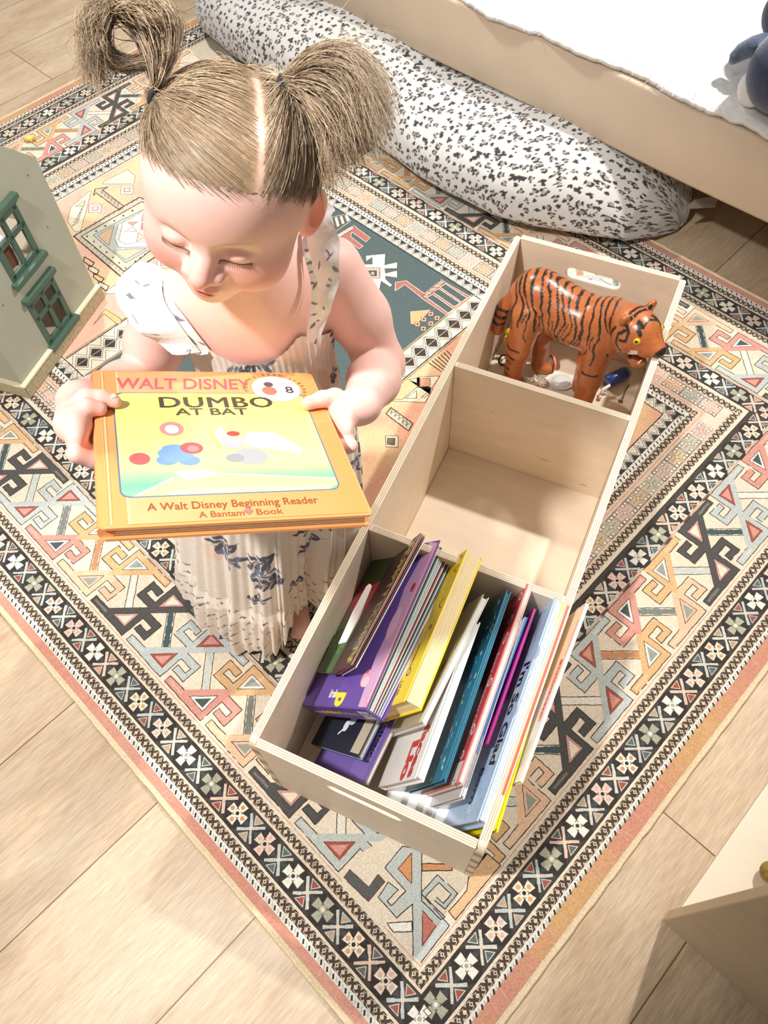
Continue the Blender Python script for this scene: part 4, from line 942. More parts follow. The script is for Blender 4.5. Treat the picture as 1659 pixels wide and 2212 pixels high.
A.rect(Hh-.030, .004, Hh-.008, .024, (230, 228, 236), 2); A.text('DK', Hh-.027, .008, .0105, (90, 66, 146), 3, .03, 1.0)
for k in range(3): A.stroke([(Hh-.022+k*.005, .002), (Hh-.022+k*.005, .027)], .0007, (80, 60, 120), 4)
A.build('spine_print', M_print, sp)
A = Art(plane_fn(a+X*L, -X, -Dn, -Th))
A.poly([(L*.02, -.001), (L-.001, -.001), (L-.001, -.020), (L*.72, -.030), (L*.5, -.026), (L*.3, -.034), (.001, -.022)], (204, 168, 206), 1)
A.poly([(L*.05, -.0008), (L-.001, -.0008), (L-.001, -.008), (L*.6, -.0065), (L*.05, -.0055)], (236, 150, 190), 2)
A.poly([(L*.25, -.003), (L*.97, -.002), (L*.97, -.0045), (L*.25, -.0048)], (250, 214, 170), 3)
A.circ(L*.84, -.030, .013, (240, 160, 176), 4, ry=.010, n=14); A.circ(L*.86, -.028, .008, (250, 196, 204), 5, n=12); A.circ(L*.52, -.022, .026, (226, 190, 210), 3, ry=.009, n=16); A.circ(L*.30, -.014, .008, (180, 60, 50), 4, ry=.004, n=10)
A.text('p', L-.020, -.078, .026, (240, 222, 70), 4, .05, 1.1, rot=-1.571+1.571); A.text('ini', L-.012, -.100, .012, (232, 228, 240), 4, .04, 1.0, rot=1.571)
A.build('cover_print', M_print, t.children[0])
PC = [(230, 226, 226), (70, 90, 60), (240, 240, 240), (196, 214, 226), (236, 236, 234), (150, 60, 60), (242, 242, 242), (60, 64, 70), (232, 232, 232), (90, 110, 110), (240, 238, 240), (150, 130, 190), (236, 236, 240)]
nL = len(PC)
for k in range(nL):
    u0 = .003+(tk-.005)*(k+.5)/nL; u1 = .004+(far-.006)*(k+.5)/nL; w = .0011
    m = MB(); q0 = a+Th*u0+Dn*.003; e = X*(L-.006)+Th*(u1-u0)
    bow = Th*.004*math.sin(k*1.3)
    m.hexa([q0, q0+e, q0+e+Dn*(Hh-.008), q0+Dn*(Hh-.008), q0+Th*w, q0+e+Th*w, q0+e+Th*w+Dn*(Hh-.008), q0+Th*w+Dn*(Hh-.008)], .0002); m.build('leaf', colmat('leaf_colour', PC[k], .6), t)
# brown nursery-rhyme paperback and the green one under it
def a_hd(A):
    A.rect(.001, -A.H+.001, A.L-.001, -.0006, (84, 58, 62), 1)
    for i in range(16): A.circ(A.L*(.03+.062*i), -.006-.002*(i % 2), .006, (198, 160, 60), 2, ry=.004, n=8)
    A.text('HUMPTY DUMPTY', A.L*.05, -.0300, .0215, (230, 204, 112), 4, .03, .78); A.circ(A.L*.93, -.02, .009, (206, 170, 80), 3, n=14); A.text('25', A.L*.91, -.023, .005, (90, 50, 30), 4, .02)
book('thin brown paperback with gold capital lettering, uppermost at the left of the crate', (757, 1436, .272), (909, 1151, .272), .0026, [(84, 58, 62)], nb=(706, 1470, .19), kind='paper', art=a_hd, group=G, zbot=.1)
for i, c in enumerate([(206, 60, 50), (60, 40, 44), (236, 226, 216)]):
    book(['thin red booklet directly under the brown gold-lettered paperback', 'thin dark booklet under the red one beside the brown paperback', 'thin cream booklet lowest under the brown gold-lettered paperback'][i], (760+i*4, 1437+i*2, .270-i*.002), (912+i*4, 1154+i*2, .270-i*.002), .0016, [c], nb=(726+i*4, 1464+i, .204-i*.001), kind='paper', group=G, zbot=.1)
def a_gr(A):
    A.rect(.001, -A.H+.001, A.L-.001, -.0006, (78, 104, 66), 1); A.rect(A.L*.30, -A.H+.001, A.L*.58, -.001, (160, 60, 66), 1.5); A.rect(A.L*.52, -A.H+.001, A.L*.62, -.001, (110, 90, 70), 1.6)
    for i in range(7): A.text('rhymes and', A.L*.70+(i % 2)*.01, -.03-i*.006, .0036, (150, 190, 120), 3)
book('green and red picture book against the left crate wall beneath the brown paperback', (738, 1455, .196), (874, 1178, .200), .004, [(78, 104, 66)], nb=(668, 1482, .150), kind='paper', art=a_gr, group=G, zbot=.1)
m = MB(); p_ = [P(731, 1392, .214), P(748, 1388, .216), P(776, 1336, .224), P(800, 1276, .228), P(803, 1266, .228), P(798, 1262, .228), P(791, 1268, .226), P(762, 1322, .219)]
m.prism(p_, (0, 0, .002)); o = m.build('paper_bookmark', mat('white_card', (236, 230, 224), .7, .03)); tag(o, 'narrow white card strip with a rounded end lying on the green book', 'bookmark')
# dark space book and lavender book on the crate floor
def a_sp(A):
    A.rect(.001, -A.H+.001, A.L-.001, -.0006, (38, 42, 58), 1); A.circ(A.L*.45, -.05, .012, (196, 206, 230), 2, ry=.008); A.circ(A.L*.6, -.06, .009, (226, 230, 240), 3, ry=.006); A.stroke([(A.L*.75, -.07), (A.L*.62, -.06), (A.L*.55, -.055)], .003, (226, 230, 240), 3); A.rect(A.L*.2, -.022, A.L*.95, -.001, (190, 180, 160), 2)
book('dark blue picture book with pale figure lying low under the purple pop-up book', (772, 1637, .150), (840, 1500, .155), .010, [(38, 42, 58), (150, 170, 214)], nb=(668, 1612, .060), group=G, art=a_sp)
def a_lav(A):
    A.rect(.001, -A.H+.001, A.L-.001, -.0006, (116, 96, 168), 1)
    for i in range(22): A.stroke([(A.L-.004-i*.003, -.006), (A.L-.010-i*.003, -.04)], .0006, (150, 132, 196), 2)
    A.text('COLLECTOR', A.L*.30, -.018, .009, (236, 232, 244), 3, .0, .9)
book('lavender picture book with white lettering nearest the front wall at the crate floor', (786, 1692, .128), (880, 1498, .135), .009, [(116, 96, 168), (244, 236, 220)], nb=(690, 1626, .045), group=G, art=a_lav)
# white picture book lying flat beneath the leaning ones
t = empty('book', tuple(bx(.21, .16, .013))); tag(t, 'large white hardcover lying flat on the crate floor beneath the leaning books', 'book', G)
m = MB(); m.obox(bx(.168, .030, .0132), .096*BX_, .26*BY_, .002*BZ_, .0006); m.obox(bx(.168, .030, .0880), .096*BX_, .26*BY_, .002*BZ_, .0006); m.build('cover', colmat('white_cover', (238, 238, 238)), t)
m = MB(); m.obox(bx(.171, .033, .0154), .090*BX_, .254*BY_, .0724*BZ_); m.build('pages', mat('white_pages4', (226, 228, 230), .8, .05, 220), t)
# ================================================================== sculpted surfaces: smooth-blended distance field -> one skin
class Sdf:
    """list of soft-blended primitives; eval(points) gives signed distance"""
    def __init__(s): s.ops = []
    def add(s, f, lo, hi, k=.01, mode='u'): s.ops.append((f, np.asarray(lo, float), np.asarray(hi, float), k, mode)); return s
    def cap(s, a, b, ra, rb=None, k=.01, mode='u'):
        a = np.asarray(a, float); b = np.asarray(b, float); rb = ra if rb is None else rb; ab = b-a; L2 = max(ab@ab, 1e-12)
        def f(p):
            t = np.clip(((p-a)@ab)/L2, 0, 1); return np.sqrt((((p-a)-t[..., None]*ab)**2).sum(-1))-(ra+(rb-ra)*t)
        r = max(ra, rb); return s.add(f, np.minimum(a, b)-r, np.maximum(a, b)+r, k, mode)
    def ell(s, c, r, M3=None, k=.01, mode='u'):      # M3 columns = axes
        c = np.asarray(c, float); r = np.asarray(r, float)
        def f(p):
            q = p-c
            if M3 is not None: q = q@M3
            k0 = np.sqrt(((q/r)**2).sum(-1)); k1 = np.sqrt(((q/(r*r))**2).sum(-1))+1e-9; return k0*(k0-1)/k1
        R = r.max(); return s.add(f, c-R, c+R, k, mode)
    def box(s, c, h, M3=None, rad=.004, k=.01, mode='u'):
        c = np.asarray(c, float); h = np.asarray(h, float)-rad
        def f(p):
            q = p-c
            if M3 is not None: q = q@M3
            q = np.abs(q)-h; return np.sqrt((np.maximum(q, 0)**2).sum(-1))+np.minimum(q.max(-1), 0)-rad
        R = np.linalg.norm(h)+rad; return s.add(f, c-R, c+R, k, mode)
    def chain(s, pts, rads, k=.01, mode='u'):
        for i in range(len(pts)-1): s.cap(pts[i], pts[i+1], rads[i], rads[i+1], k, mode)
        return s
    def apply(s, D, get, lo, hi):
        pass
    def eval(s, p):
        p = np.asarray(p, float); d = np.full(p.shape[:-1], 1e3)
        for f, lo, hi, k, mode in s.ops: d = s._mix(d, f(p), k, mode)
        return d
    @staticmethod
    def _mix(d, e, k, mode):
        if mode == 'u':
            h = np.clip(.5+.5*(d-e)/k, 0, 1); return d*(1-h)+e*h-k*h*(1-h)
        h = np.clip(.5-.5*(d+e)/k, 0, 1); return d*(1-h)-e*h+k*h*(1-h)     # smooth subtraction
    def mesh(s, lo, hi, h):
        lo = np.asarray(lo, float); hi = np.asarray(hi, float); n = np.ceil((hi-lo)/h).astype(int)+1
        ax = [lo[i]+h*np.arange(n[i]) for i in range(3)]
        F = np.full(n, .05, np.float32)
        for f, a, b, k, mode in s.ops:
            m = k+4*h; i0 = np.maximum(((a-m-lo)/h).astype(int), 0); i1 = np.minimum(((b+m-lo)/h).astype(int)+2, n)
            if (i1 <= i0).any(): continue
            g = np.stack(np.meshgrid(ax[0][i0[0]:i1[0]], ax[1][i0[1]:i1[1]], ax[2][i0[2]:i1[2]], indexing='ij'), -1)
            sl = tuple(slice(i0[i], i1[i]) for i in range(3)); F[sl] = s._mix(F[sl], f(g), k, mode)
        return nets(F, lo, h)
def nets(F, lo, h):
    s = F < 0; n = np.array(F.shape)
    c = [s[i:n[0]-1+i, j:n[1]-1+j, k:n[2]-1+k] for i in (0, 1) for j in (0, 1) for k in (0, 1)]
    cnt = sum(x.astype(np.int8) for x in c); act = (cnt > 0) & (cnt < 8)
    I = np.argwhere(act); vid = np.full(act.shape, -1, np.int64); vid[act] = np.arange(len(I))
    acc = np.zeros((len(I), 3)); w = np.zeros(len(I)); corners = [(i, j, k) for i in (0, 1) for j in (0, 1) for k in (0, 1)]
    val = {q: F[I[:, 0]+q[0], I[:, 1]+q[1], I[:, 2]+q[2]] for q in corners}
    for q in corners:
        for a in range(3):
            if q[a] == 0:
                r = list(q); r[a] = 1; r = tuple(r); f0, f1 = val[q], val[r]; m = (f0 < 0) != (f1 < 0)
                t = np.where(m, f0/np.where(m, f0-f1, 1), 0); P_ = np.array(q)[None].repeat(len(I), 0).astype(float); P_[:, a] = t
                acc[m] += P_[m]; w[m] += 1
    V = lo+h*(I+acc/w[:, None]); Q = []
    for a in range(3):
        b, c_ = [(1, 2), (2, 0), (0, 1)][a]
        sl0 = [slice(None)]*3; sl1 = [slice(None)]*3; sl0[a] = slice(0, n[a]-1); sl1[a] = slice(1, n[a])
        x = s[tuple(sl0)] != s[tuple(sl1)]; E = np.argwhere(x)
        ok = (E[:, b] > 0) & (E[:, c_] > 0) & (E[:, b] < n[b]-1) & (E[:, c_] < n[c_]-1); E = E[ok]
        ins = s[tuple(E.T)]
        q = []
        for db, dc in ((0, 0), (-1, 0), (-1, -1), (0, -1)):
            G_ = E.copy(); G_[:, b] += db; G_[:, c_] += dc; q.append(vid[tuple(G_.T)])
        q = np.stack(q, 1); q[~ins] = q[~ins][:, ::-1]; Q.append(q[(q >= 0).all(1)])
    return V, np.concatenate(Q)
def seg_dist(p, a, b):
    a = np.asarray(a, float); b = np.asarray(b, float); ab = b-a; t = np.clip(((p-a)@ab)/(ab@ab), 0, 1); return np.sqrt((((p-a)-t[:, None]*ab)**2).sum(1)), t

# ================================================================== papier-mâché tiger (local frame of the crate: x across, y along, z up)
tg = Sdf(); FZ = .0125
def leg(x, y, top, foot, r0, r1, side):
    tg.chain([(x, y, top), ((x+foot[0])/2, (y+foot[1])/2, (top+FZ)/2+.004), (foot[0], foot[1], FZ+.022)], [r0, (r0+r1)/2*.95, r1], .012)
    tg.ell((foot[0]+.008, foot[1]-.003, FZ+.0125), (.021, .015, .0125), None, .008)
YC = .900
tg.chain([(.075, YC+.012, .205), (.125, YC+.006, .198), (.175, YC-.002, .192), (.222, YC-.010, .200)], [.041, .043, .043, .041], .02)   # trunk
tg.ell((.083, YC+.010, .213), (.044, .040, .046), None, .02); tg.ell((.215, YC-.012, .205), (.040, .041, .046), None, .02)
tg.ell((.150, YC, .180), (.055, .036, .030), None, .02)
leg(.076, YC-.022, .19, (.066, YC-.036), .031, .0165, 0)      # near hind
leg(.090, YC+.030, .19, (.104, YC+.022), .029, .0165, 0)      # far hind
leg(.212, YC-.034, .18, (.212, YC-.050), .028, .0180, 0)      # near fore
leg(.200, YC+.012, .18, (.196, YC-.004), .026, .0165, 0)      # far fore
tg.chain([(.045, YC+.004, .205), (.026, YC-.004, .178), (.021, YC-.012, .150), (.022, YC-.020, .132)], [.016, .011, .0105, .0125], .010)  # tail
HD = np.array([.267, .848, .250]); hf = np.array([.80, -.52, -.13]); hf /= np.linalg.norm(hf); hsd = np.cross(hf, [0, 0, 1.]); hsd /= np.linalg.norm(hsd); hup = np.cross(hsd, hf)
HM = np.stack([hf, hsd, hup], 1)
HS = 1.16
def tgh(c, r, M3, k=.01, mode='u'): tg.ell(c, np.array(r)*HS, M3, k, mode)
def hl(f, s_, u): return HD+HM@np.array([f, s_, u])*HS
tg.chain([(.222, YC-.012, .214), hl(-.020, 0, -.002)], [.040, .031], .02)                       # neck
tgh(hl(-.002, 0, .002), (.036, .031, .031), HM, .014)
tgh(hl(.026, 0, .004), (.024, .0165, .0135), HM, .010); tgh(hl(.040, 0, .004), (.011, .0115, .008), HM, .006)
for s_ in (-1, 1):
    tgh(hl(.026, s_*.011, -.004), (.013, .009, .010), HM, .007); tgh(hl(-.014, s_*.024, .027), (.0055, .0095, .0105), HM, .005)
    tgh(hl(.012, s_*.0185, .0115), (.0085, .0075, .0065), HM, .004); tgh(hl(0, s_*.024, -.010), (.017, .012, .017), HM, .010)
tgh(hl(.008, 0, -.039), (.026, .0155, .0085), HM, .008); tgh(hl(.022, 0, -.045), (.010, .012, .008), HM, .006)
tgh(hl(.030, 0, -.0215), (.027, .0170, .0115), HM, .003, 's')                                  # open mouth
tV, tF = tg.mesh((-.0, .80, .010), (.335, .98, .30), .0021)
# painted colours
def vnoise(p, f, seed):
    q = np.random.RandomState(seed).rand(32, 32, 32); x = p*f; i = np.floor(x).astype(int); u = x-i; u = u*u*(3-2*u); r = 0
    for a in (0, 1):
        for b in (0, 1):
            for c in (0, 1):
                r = r+q[(i[..., 0]+a) % 32, (i[..., 1]+b) % 32, (i[..., 2]+c) % 32]*(u[..., 0] if a else 1-u[..., 0])*(u[..., 1] if b else 1-u[..., 1])*(u[..., 2] if c else 1-u[..., 2])
    return r
tn = vnoise(tV, 60, 1)*.5+vnoise(tV, 160, 2)*.3+vnoise(tV, 25, 3)*.4
tc = srgb((166, 84, 36))*(1-tn[:, None]*.55)+srgb((190, 122, 74))*tn[:, None]*.55
crk = vnoise(tV, 220, 5); tc[(crk > .86)] *= .7
hq = (tV-HD)@HM/HS; onhead = (np.sqrt((hq**2).sum(1)) < .062) & (hq[:, 0] > -.026)
w = tV+.0022*(np.stack([vnoise(tV, 90, 7), vnoise(tV, 90, 8), vnoise(tV, 90, 9)], 1)-.5)*2
blk = np.zeros(len(tV), bool)
def stripe(x0, x1, z0, z1, wd, lean=.0, cond=None):     # a painted stroke wrapping over the back between heights z0..z1
    t = np.clip((w[:, 2]-z0)/(z1-z0), 0, 1); xc = x0+(x1-x0)*t+lean*np.sin(t*3.1)
    ww = wd*np.sin(np.clip(t, .04, .96)*math.pi)**.6*.8+wd*.35
    b = (np.abs(w[:, 0]-xc) < ww/2) & (w[:, 2] > z0) & (w[:, 2] < z1+.06) & ~onhead
    if cond is not None: b &= cond
    return b
near = w[:, 1] < YC+.004; far_ = ~near; nb_ = w[:, 2] > .155
for i, (xt, xb, zb, wd) in enumerate([(.048, .052, .165, .0045), (.060, .070, .178, .006), (.074, .084, .150, .0042), (.088, .095, .172, .0062), (.104, .108, .158, .0036), (.116, .122, .166, .0040), (.130, .136, .148, .0046), (.143, .140, .160, .0040), (.157, .152, .150, .0034), (.170, .163, .154, .0052), (.184, .172, .148, .0044), (.198, .190, .165, .0040), (.214, .206, .150, .0050), (.230, .236, .178, .0050), (.242, .250, .190, .0042)]):
    t = np.clip((.25-w[:, 2])/(.25-zb), 0, 1); xc = xt+(xb-xt)*t-.020*np.clip(w[:, 2]-.215, 0, 1)/.04+.003*np.sin(w[:, 2]*90+i)
    ww = wd*(1.1-.5*t)*(.75+.5*vnoise(w, 70, 20+i))
    blk |= (np.abs(w[:, 0]-xc) < ww/2) & (w[:, 2] > zb) & ~onhead
    if i % 2: 
        xc2 = xc+.0065; blk |= (np.abs(w[:, 0]-xc2) < ww*.33) & (w[:, 2] > zb+.018) & (w[:, 2] < .212) & ~onhead
for z, x0, x1 in ((.118, .02, .088), (.100, .02, .083), (.083, .02, .080), (.066, .02, .076), (.050, .02, .074), (.040, .195, .232), (.034, .02, .09)):
    blk |= (np.abs(w[:, 2]-z-.05*(w[:, 0]-x0)) < .0024) & (w[:, 0] > x0) & (w[:, 0] < x1-.012*((x0 < .1))) & near
blk |= (np.abs(w[:, 2]-.128) < .003) & (w[:, 0] > .196) & (w[:, 0] < .226) & near & (w[:, 1] < YC-.03)
dT, tT = seg_dist(w, (.026, YC-.004, .178), (.022, YC-.020, .140)); blk |= (dT < .016) & (np.abs((tT*3) % 1-.5) < .22) & (w[:, 0] < .036)
def hs(pts, wd, both=True):
    global blk
    for s_ in ((-1, 1) if both else (1,)):
        for a_, b_ in zip(pts, pts[1:]):
            hz_ = hq+.0014*(np.stack([vnoise(tV, 130, 11), vnoise(tV, 130, 12), vnoise(tV, 130, 13)], 1)-.5)
            top_ = min(a_[2], b_[2]) > .0255; ax2 = [0, 1] if top_ else [0, 2]; A2 = np.array([a_[0], a_[1]*s_, a_[2]])[ax2]; B2 = np.array([b_[0], b_[1]*s_, b_[2]])[ax2]
            d_, _ = seg_dist(hz_[:, ax2], A2, B2); blk |= (d_ < wd) & onhead & ((hz_[:, 2] > .016) if top_ else (hz_[:, 1]*s_ > .009))
hs([(-.004, .030, .016), (-.010, .032, .006), (-.004, .034, -.006), (.006, .033, -.010)], .0022); hs([(-.008, .026, .022), (.002, .026, .018), (.006, .028, .006), (-.002, .032, .002)], .0020)
hs([(-.020, .030, .008), (-.022, .034, -.010), (-.010, .030, -.026), (.002, .024, -.034)], .0024); hs([(.000, .006, .032), (.016, .016, .021)], .0020); hs([(-.012, .0, .035), (-.010, .018, .032)], .0022); hs([(-.020, .0, .034), (-.018, .016, .033)], .0020)
hs([(.006, .002, .033), (.010, .012, .027)], .0018); hs([(.020, .017, -.012), (.008, .017, -.016), (.002, .016, -.026), (.014, .017, -.034)], .0014)
tc[blk] = srgb((34, 28, 26))
nose_ = (hq[:, 0] > .0445) & (hq[:, 2] > -.002); tc[nose_] = srgb((40, 26, 24))
mo = (np.abs(hq[:, 1]) < .011) & (hq[:, 0] > .002) & (hq[:, 0] < .038) & (hq[:, 2] > -.028) & (hq[:, 2] < -.009); tc[mo] = srgb((150, 74, 50))
def tw(V): return BO+V[:, :1]*BX_+V[:, 1:2]*BY_+V[:, 2:3]*BZ_
M_tig = mat('lacquered_papier_mache', attr=True, rough=.30, var=.10, vs=90, bump=.5, bs=120, coat=.35)
tiger = empty('tiger_figurine', tuple(bx(.15, YC, FZ))); tag(tiger, 'glossy orange papier-mache tiger with black stripes standing in the far compartment', 'figurine')
mesh_np('body', tw(tV), tF, M_tig, tiger, vcol=tc)
M_ty = mat('tiger_eye_yellow', (226, 186, 20), .2, .05, coat=.5); M_bk = mat('gloss_black', (20, 18, 18), .25, .02); M_tooth = mat('ivory_tooth', (240, 232, 214), .4, .03)
for s_ in (-1, 1):
    m = MB(); m.ball(tw(hl(.0155, s_*.0205, .0120)[None])[0], .0074, seg=20); e = m.build('eye', M_ty, tiger)
    m = MB(); q = hl(.0155, s_*.0205, .0120)+HM@np.array([.40, s_*.80, .40])*.0058; m.ball(tw(q[None])[0], .0029, seg=12); m.build('pupil', M_bk, e)
    for (f_, u0, u1) in ((.036, -.008, -.021), (.028, -.0385, -.026)):
        m = MB(); m.tube([tw(hl(f_, s_*.0075, u0)[None])[0], tw(hl(f_+.001, s_*.0072, (u0+u1)/2)[None])[0], tw(hl(f_+.002, s_*.0070, u1)[None])[0]], [.0021, .0017, .0004], 10); m.build('tooth', M_tooth, tiger)
    m = MB()
    for k in range(5): m.tube([tw(hl(.034, s_*.014, .002-k*.0012)[None])[0], tw(hl(.020, s_*.026, -.003-k*.002)[None])[0], tw(hl(.004, s_*.036, -.005-k*.003)[None])[0]], [.0005, .0005, .0002], 5)
    m.build('whiskers', mat('white_whisker', (236, 226, 206), .5, .02), tiger)

# ================================================================== small toys lying round the tiger
def floorpt(px, py, z=.0125+.0074): return P(px, py, z)
zf = .0202
M_toyw = mat('ivory_plastic', (236, 228, 210), .4, .03); M_toyb = mat('navy_plastic', (30, 56, 128), .25, .04, coat=.4); M_pink = mat('coral_plastic', (226, 120, 110), .35, .03); M_yel = mat('yellow_plastic_toy', (226, 186, 26), .35, .05); M_clear = mat('frosted_clear', (196, 196, 190), .25, .03, spec=.6)
# yellow bird-like toy by the left wall
c = P(1103, 735, .055); t = empty('toy_duck', tuple(c-[0, 0, .03])); tag(t, 'yellow plastic toy duck against the left crate wall behind the tiger', 'toy')
m = MB(); m.ball(c, (.014, .013, .019), seg=20); m.ball(c+[-.004, .002, .019], .0095, seg=18); m.build('body', M_yel, t)
m = MB(); m.ball(c+[.006, -.004, -.015], (.011, .010, .008), seg=16); m.build('blue_trousers', mat('light_blue_plastic', (120, 170, 214), .4, .03), t)
m = MB(); m.tube([c+[.002, -.002, -.02], c+[-.004, -.006, -.034]], .0012, 8); m.tube([c+[.010, -.002, -.02], c+[.008, -.006, -.034]], .0012, 8); m.build('legs', M_bk, t)
m = MB(); m.tube([c+[-.010, -.006, .019], c+[-.018, -.010, .017]], [.003, .001], 10); m.build('beak', mat('orange_beak', (226, 130, 40), .4, .03), t)
# small jar with coral rings holding ivory pieces
a = P(1160, 790, .034); b = P(1192, 783, .034); ax = (b-a)/np.linalg.norm(b-a)
t = empty('toy_jar', tuple(a-[0, 0, .015])); tag(t, 'small clear jar with a coral pink rim lying under the tiger', 'toy')
m = MB(); m.tube([a, b], .0125, 24); m.build('jar_wall', mat('thin_clear_plastic', (236, 222, 206), .15, .02, trans=.85), t)
m = MB(); m.tube([b, b+ax*.004], .0155, 24); m.build('rim', M_pink, t)
m = MB(); m.ball((a+b)/2+[0, 0, -.002], (.007, .006, .008), seg=14); m.ball(a+[.004, 0, .002], .005, seg=12); m.build('ivory_pieces', M_toyw, t)
# grey-clear disc
c = P(1212, 826, .024); m = MB(); n = 28; out = [(c+[.026*math.cos(k*2*math.pi/n), .021*math.sin(k*2*math.pi/n), 0]) for k in range(n)]
m.prism(out, (0, 0, .004), 0, .0012); m.ball(c+[0, 0, .004], (.020, .016, .006), seg=24)
o = m.build('plastic_dish', M_clear); tag(o, 'round frosted grey plastic dish lying between the legs of the tiger', 'dish')
# little figure with a white head and red body
c = P(1172, 826, .034); t = empty('toy_figure', tuple(c-[0, 0, .02])); tag(t, 'tiny toy figure with white head and orange-red body beside the frosted dish', 'toy')
m = MB(); m.ball(c, .0095, seg=18); m.tube([c+[-.008, .006, .004], c+[-.016, .012, .010]], [.003, .002], 8); m.build('head', M_toyw, t)
m = MB(); m.ball(c+[-.010, -.006, -.012], (.013, .008, .007), seg=18); m.build('body', mat('red_plastic', (222, 92, 60), .4, .04), t)
for dx, dy in ((-.003, -.002), (.003, -.0045)): 
    m = MB(); m.ball(c+[dx, -.0085+dy*.2, .0035], .0011, seg=8); m.build('eye', M_bk, t)
# bone shaped stick
def bone(label, pa, pb, col, z=.026, r=.0028):
    a = P(*pa, z); b = P(*pb, z); m = MB(); m.tube([a, b], r, 10)
    d = np.cross(b-a, [0, 0, 1.]); d /= np.linalg.norm(d)
    for e in (a, b):
        for s_ in (-1, 1): m.ball(e+d*s_*r*.9, r*1.35, seg=12)
    o = m.build('toy_bone', col); tag(o, label, 'toy'); return o
bone('ivory toy bone beside the hind feet of the tiger', (1122, 812), (1150, 820), M_toyw)
bone('white toy bone lying against the left crate wall by the tiger', (1070, 768), (1086, 773), M_toyw, .026, .0026)
# black ring
c = P(1090, 778, .030); m = MB(); n = 20; m.tube([c+.012*np.array([math.cos(k*2*math.pi/n), .35*math.sin(k*2*math.pi/n), .9*math.sin(k*2*math.pi/n)]) for k in range(n+1)], .0018, 8, cap=False)
o = m.build('elastic_ring', M_bk); tag(o, 'small black ring leaning by the near hind foot of the tiger', 'ring')
# blue cylinder toy with ivory arms
a = P(1310, 826, .034); b = P(1350, 806, .034); ax = (b-a)/np.linalg.norm(b-a)
t = empty('toy_robot', tuple(a-[0, 0, .014])); tag(t, 'shiny navy blue cylinder toy with ivory arms lying right of the tiger foreleg', 'toy')
m = MB(); m.tube([a, a+ax*.002, b-ax*.002, b], [.0115, .0135, .0135, .012], 28); m.build('body', M_toyb, t)
m = MB(); m.tube([b, b+ax*.007], [.0128, .0105], 24); m.build('cap', mat('teal_grey_plastic', (110, 140, 138), .4, .04), t)
for q in ([(1318, 832), (1302, 842), (1296, 858)], [(1300, 826), (1288, 834), (1284, 828)]):
    m = MB(); m.tube([P(*q[0], .040), P(*q[1], .034), P(*q[2], .026)], [.0030, .0034, .0030], 10); m.ball(P(*q[2], .026), .0042, seg=12); m.build('arm', M_toyw, t)
# fine pen drawing of a pin on the board next to it
m = MB(); q = [P(1343, 862, zf), P(1350, 846, zf), P(1358, 832, zf)]; m.tube([x+[0, 0, .0012] for x in q], .0010, 6); m.ball(P(1340, 866, zf+.001), (.005, .004, .0012), seg=12)
o = m.build('metal_pin', mat('dull_brass', (122, 100, 62), .45, .1, metal=.5)); tag(o, 'dull brass pin with a flat head lying on the crate floor', 'pin')
# ================================================================== the child
def rotv(w):
    th = np.linalg.norm(w); k = np.asarray(w)/th; K = np.array([[0, -k[2], k[1]], [k[2], 0, -k[0]], [-k[1], k[0], 0]]); return np.eye(3)+math.sin(th)*K+(1-math.cos(th))*K@K
HC = np.array([-.1060, .5640, .8215]); HR = rotv([.110, .235, -.250])@np.diag([1., -1., 1.])    # local x: her left, y: forward, z: up
def hw(p): return HC+np.asarray(p, float)@HR.T
# held picture book: cover rectangle
BKC = np.array([[-.26938, .51174, .66015], [-.06728, .54782, .59629], [-.00922, .33315, .65872], [-.21132, .29706, .72258]])   # TL TR BR BL
bex = BKC[1]-BKC[0]; BKW = np.linalg.norm(bex); bex = bex/BKW; bey = BKC[0]-BKC[3]; BKH = np.linalg.norm(bey); bey = bey/BKH; bn = np.cross(bex, bey)
def bkp(u, v, h=0): return BKC[3]+u*bex+v*bey+h*bn
M_skin = mat('child_skin', attr=True, rough=.5, var=.02, vs=80, bump=.04, bs=500, sub=.35, spec=.35)
SK = srgb((244, 198, 186)); PKS = srgb((234, 150, 142)); LIP = srgb((214, 126, 120)); EAR = srgb((230, 140, 122))
hd = Sdf()
hd.ell((0, -.003, .013), (.0665, .0715, .0575), k=.02); hd.ell((0, .024, -.018), (.056, .050, .060), k=.03); hd.ell((0, .030, .026), (.054, .047, .046), k=.02)
for s_ in (-1, 1):
    hd.ell((s_*.031, .041, -.038), (.0285, .028, .027), k=.018)                                    # cheeks
    hd.ell((s_*.0255, .0755, -.0085), (.0150, .0085, .0085), k=.010, mode='s')                    # eye hollow
    hd.ell((s_*.0240, .0625, -.0105), (.0130, .0115, .0088), k=.004)                              # closed lid
hd.ell((0, .050, -.068), (.022, .024, .017), k=.014)                                              # chin
hd.ell((0, .058, -.051), (.020, .021, .013), k=.012)                                              # mouth mound
hd.chain([(0, .070, -.006), (0, .0805, -.020), (0, .0875, -.0275)], [.0060, .0070, .0086], k=.008) # nose
for s_ in (-1, 1): hd.ell((s_*.0108, .0795, -.0305), (.0068, .0066, .0058), k=.007)
hd.ell((0, .0770, -.0500), (.0115, .0052, .0036), k=.004); hd.ell((0, .0750, -.0570), (.0095, .0056, .0042), k=.004)
hd.chain([(-.0125, .0720, -.0535), (0, .0825, -.0533), (.0125, .0720, -.0535)], [.0011, .0014, .0011], k=.0018, mode='s')
hd.ell((0, .0840, -.0430), (.0022, .0030, .0040), k=.004, mode='s')
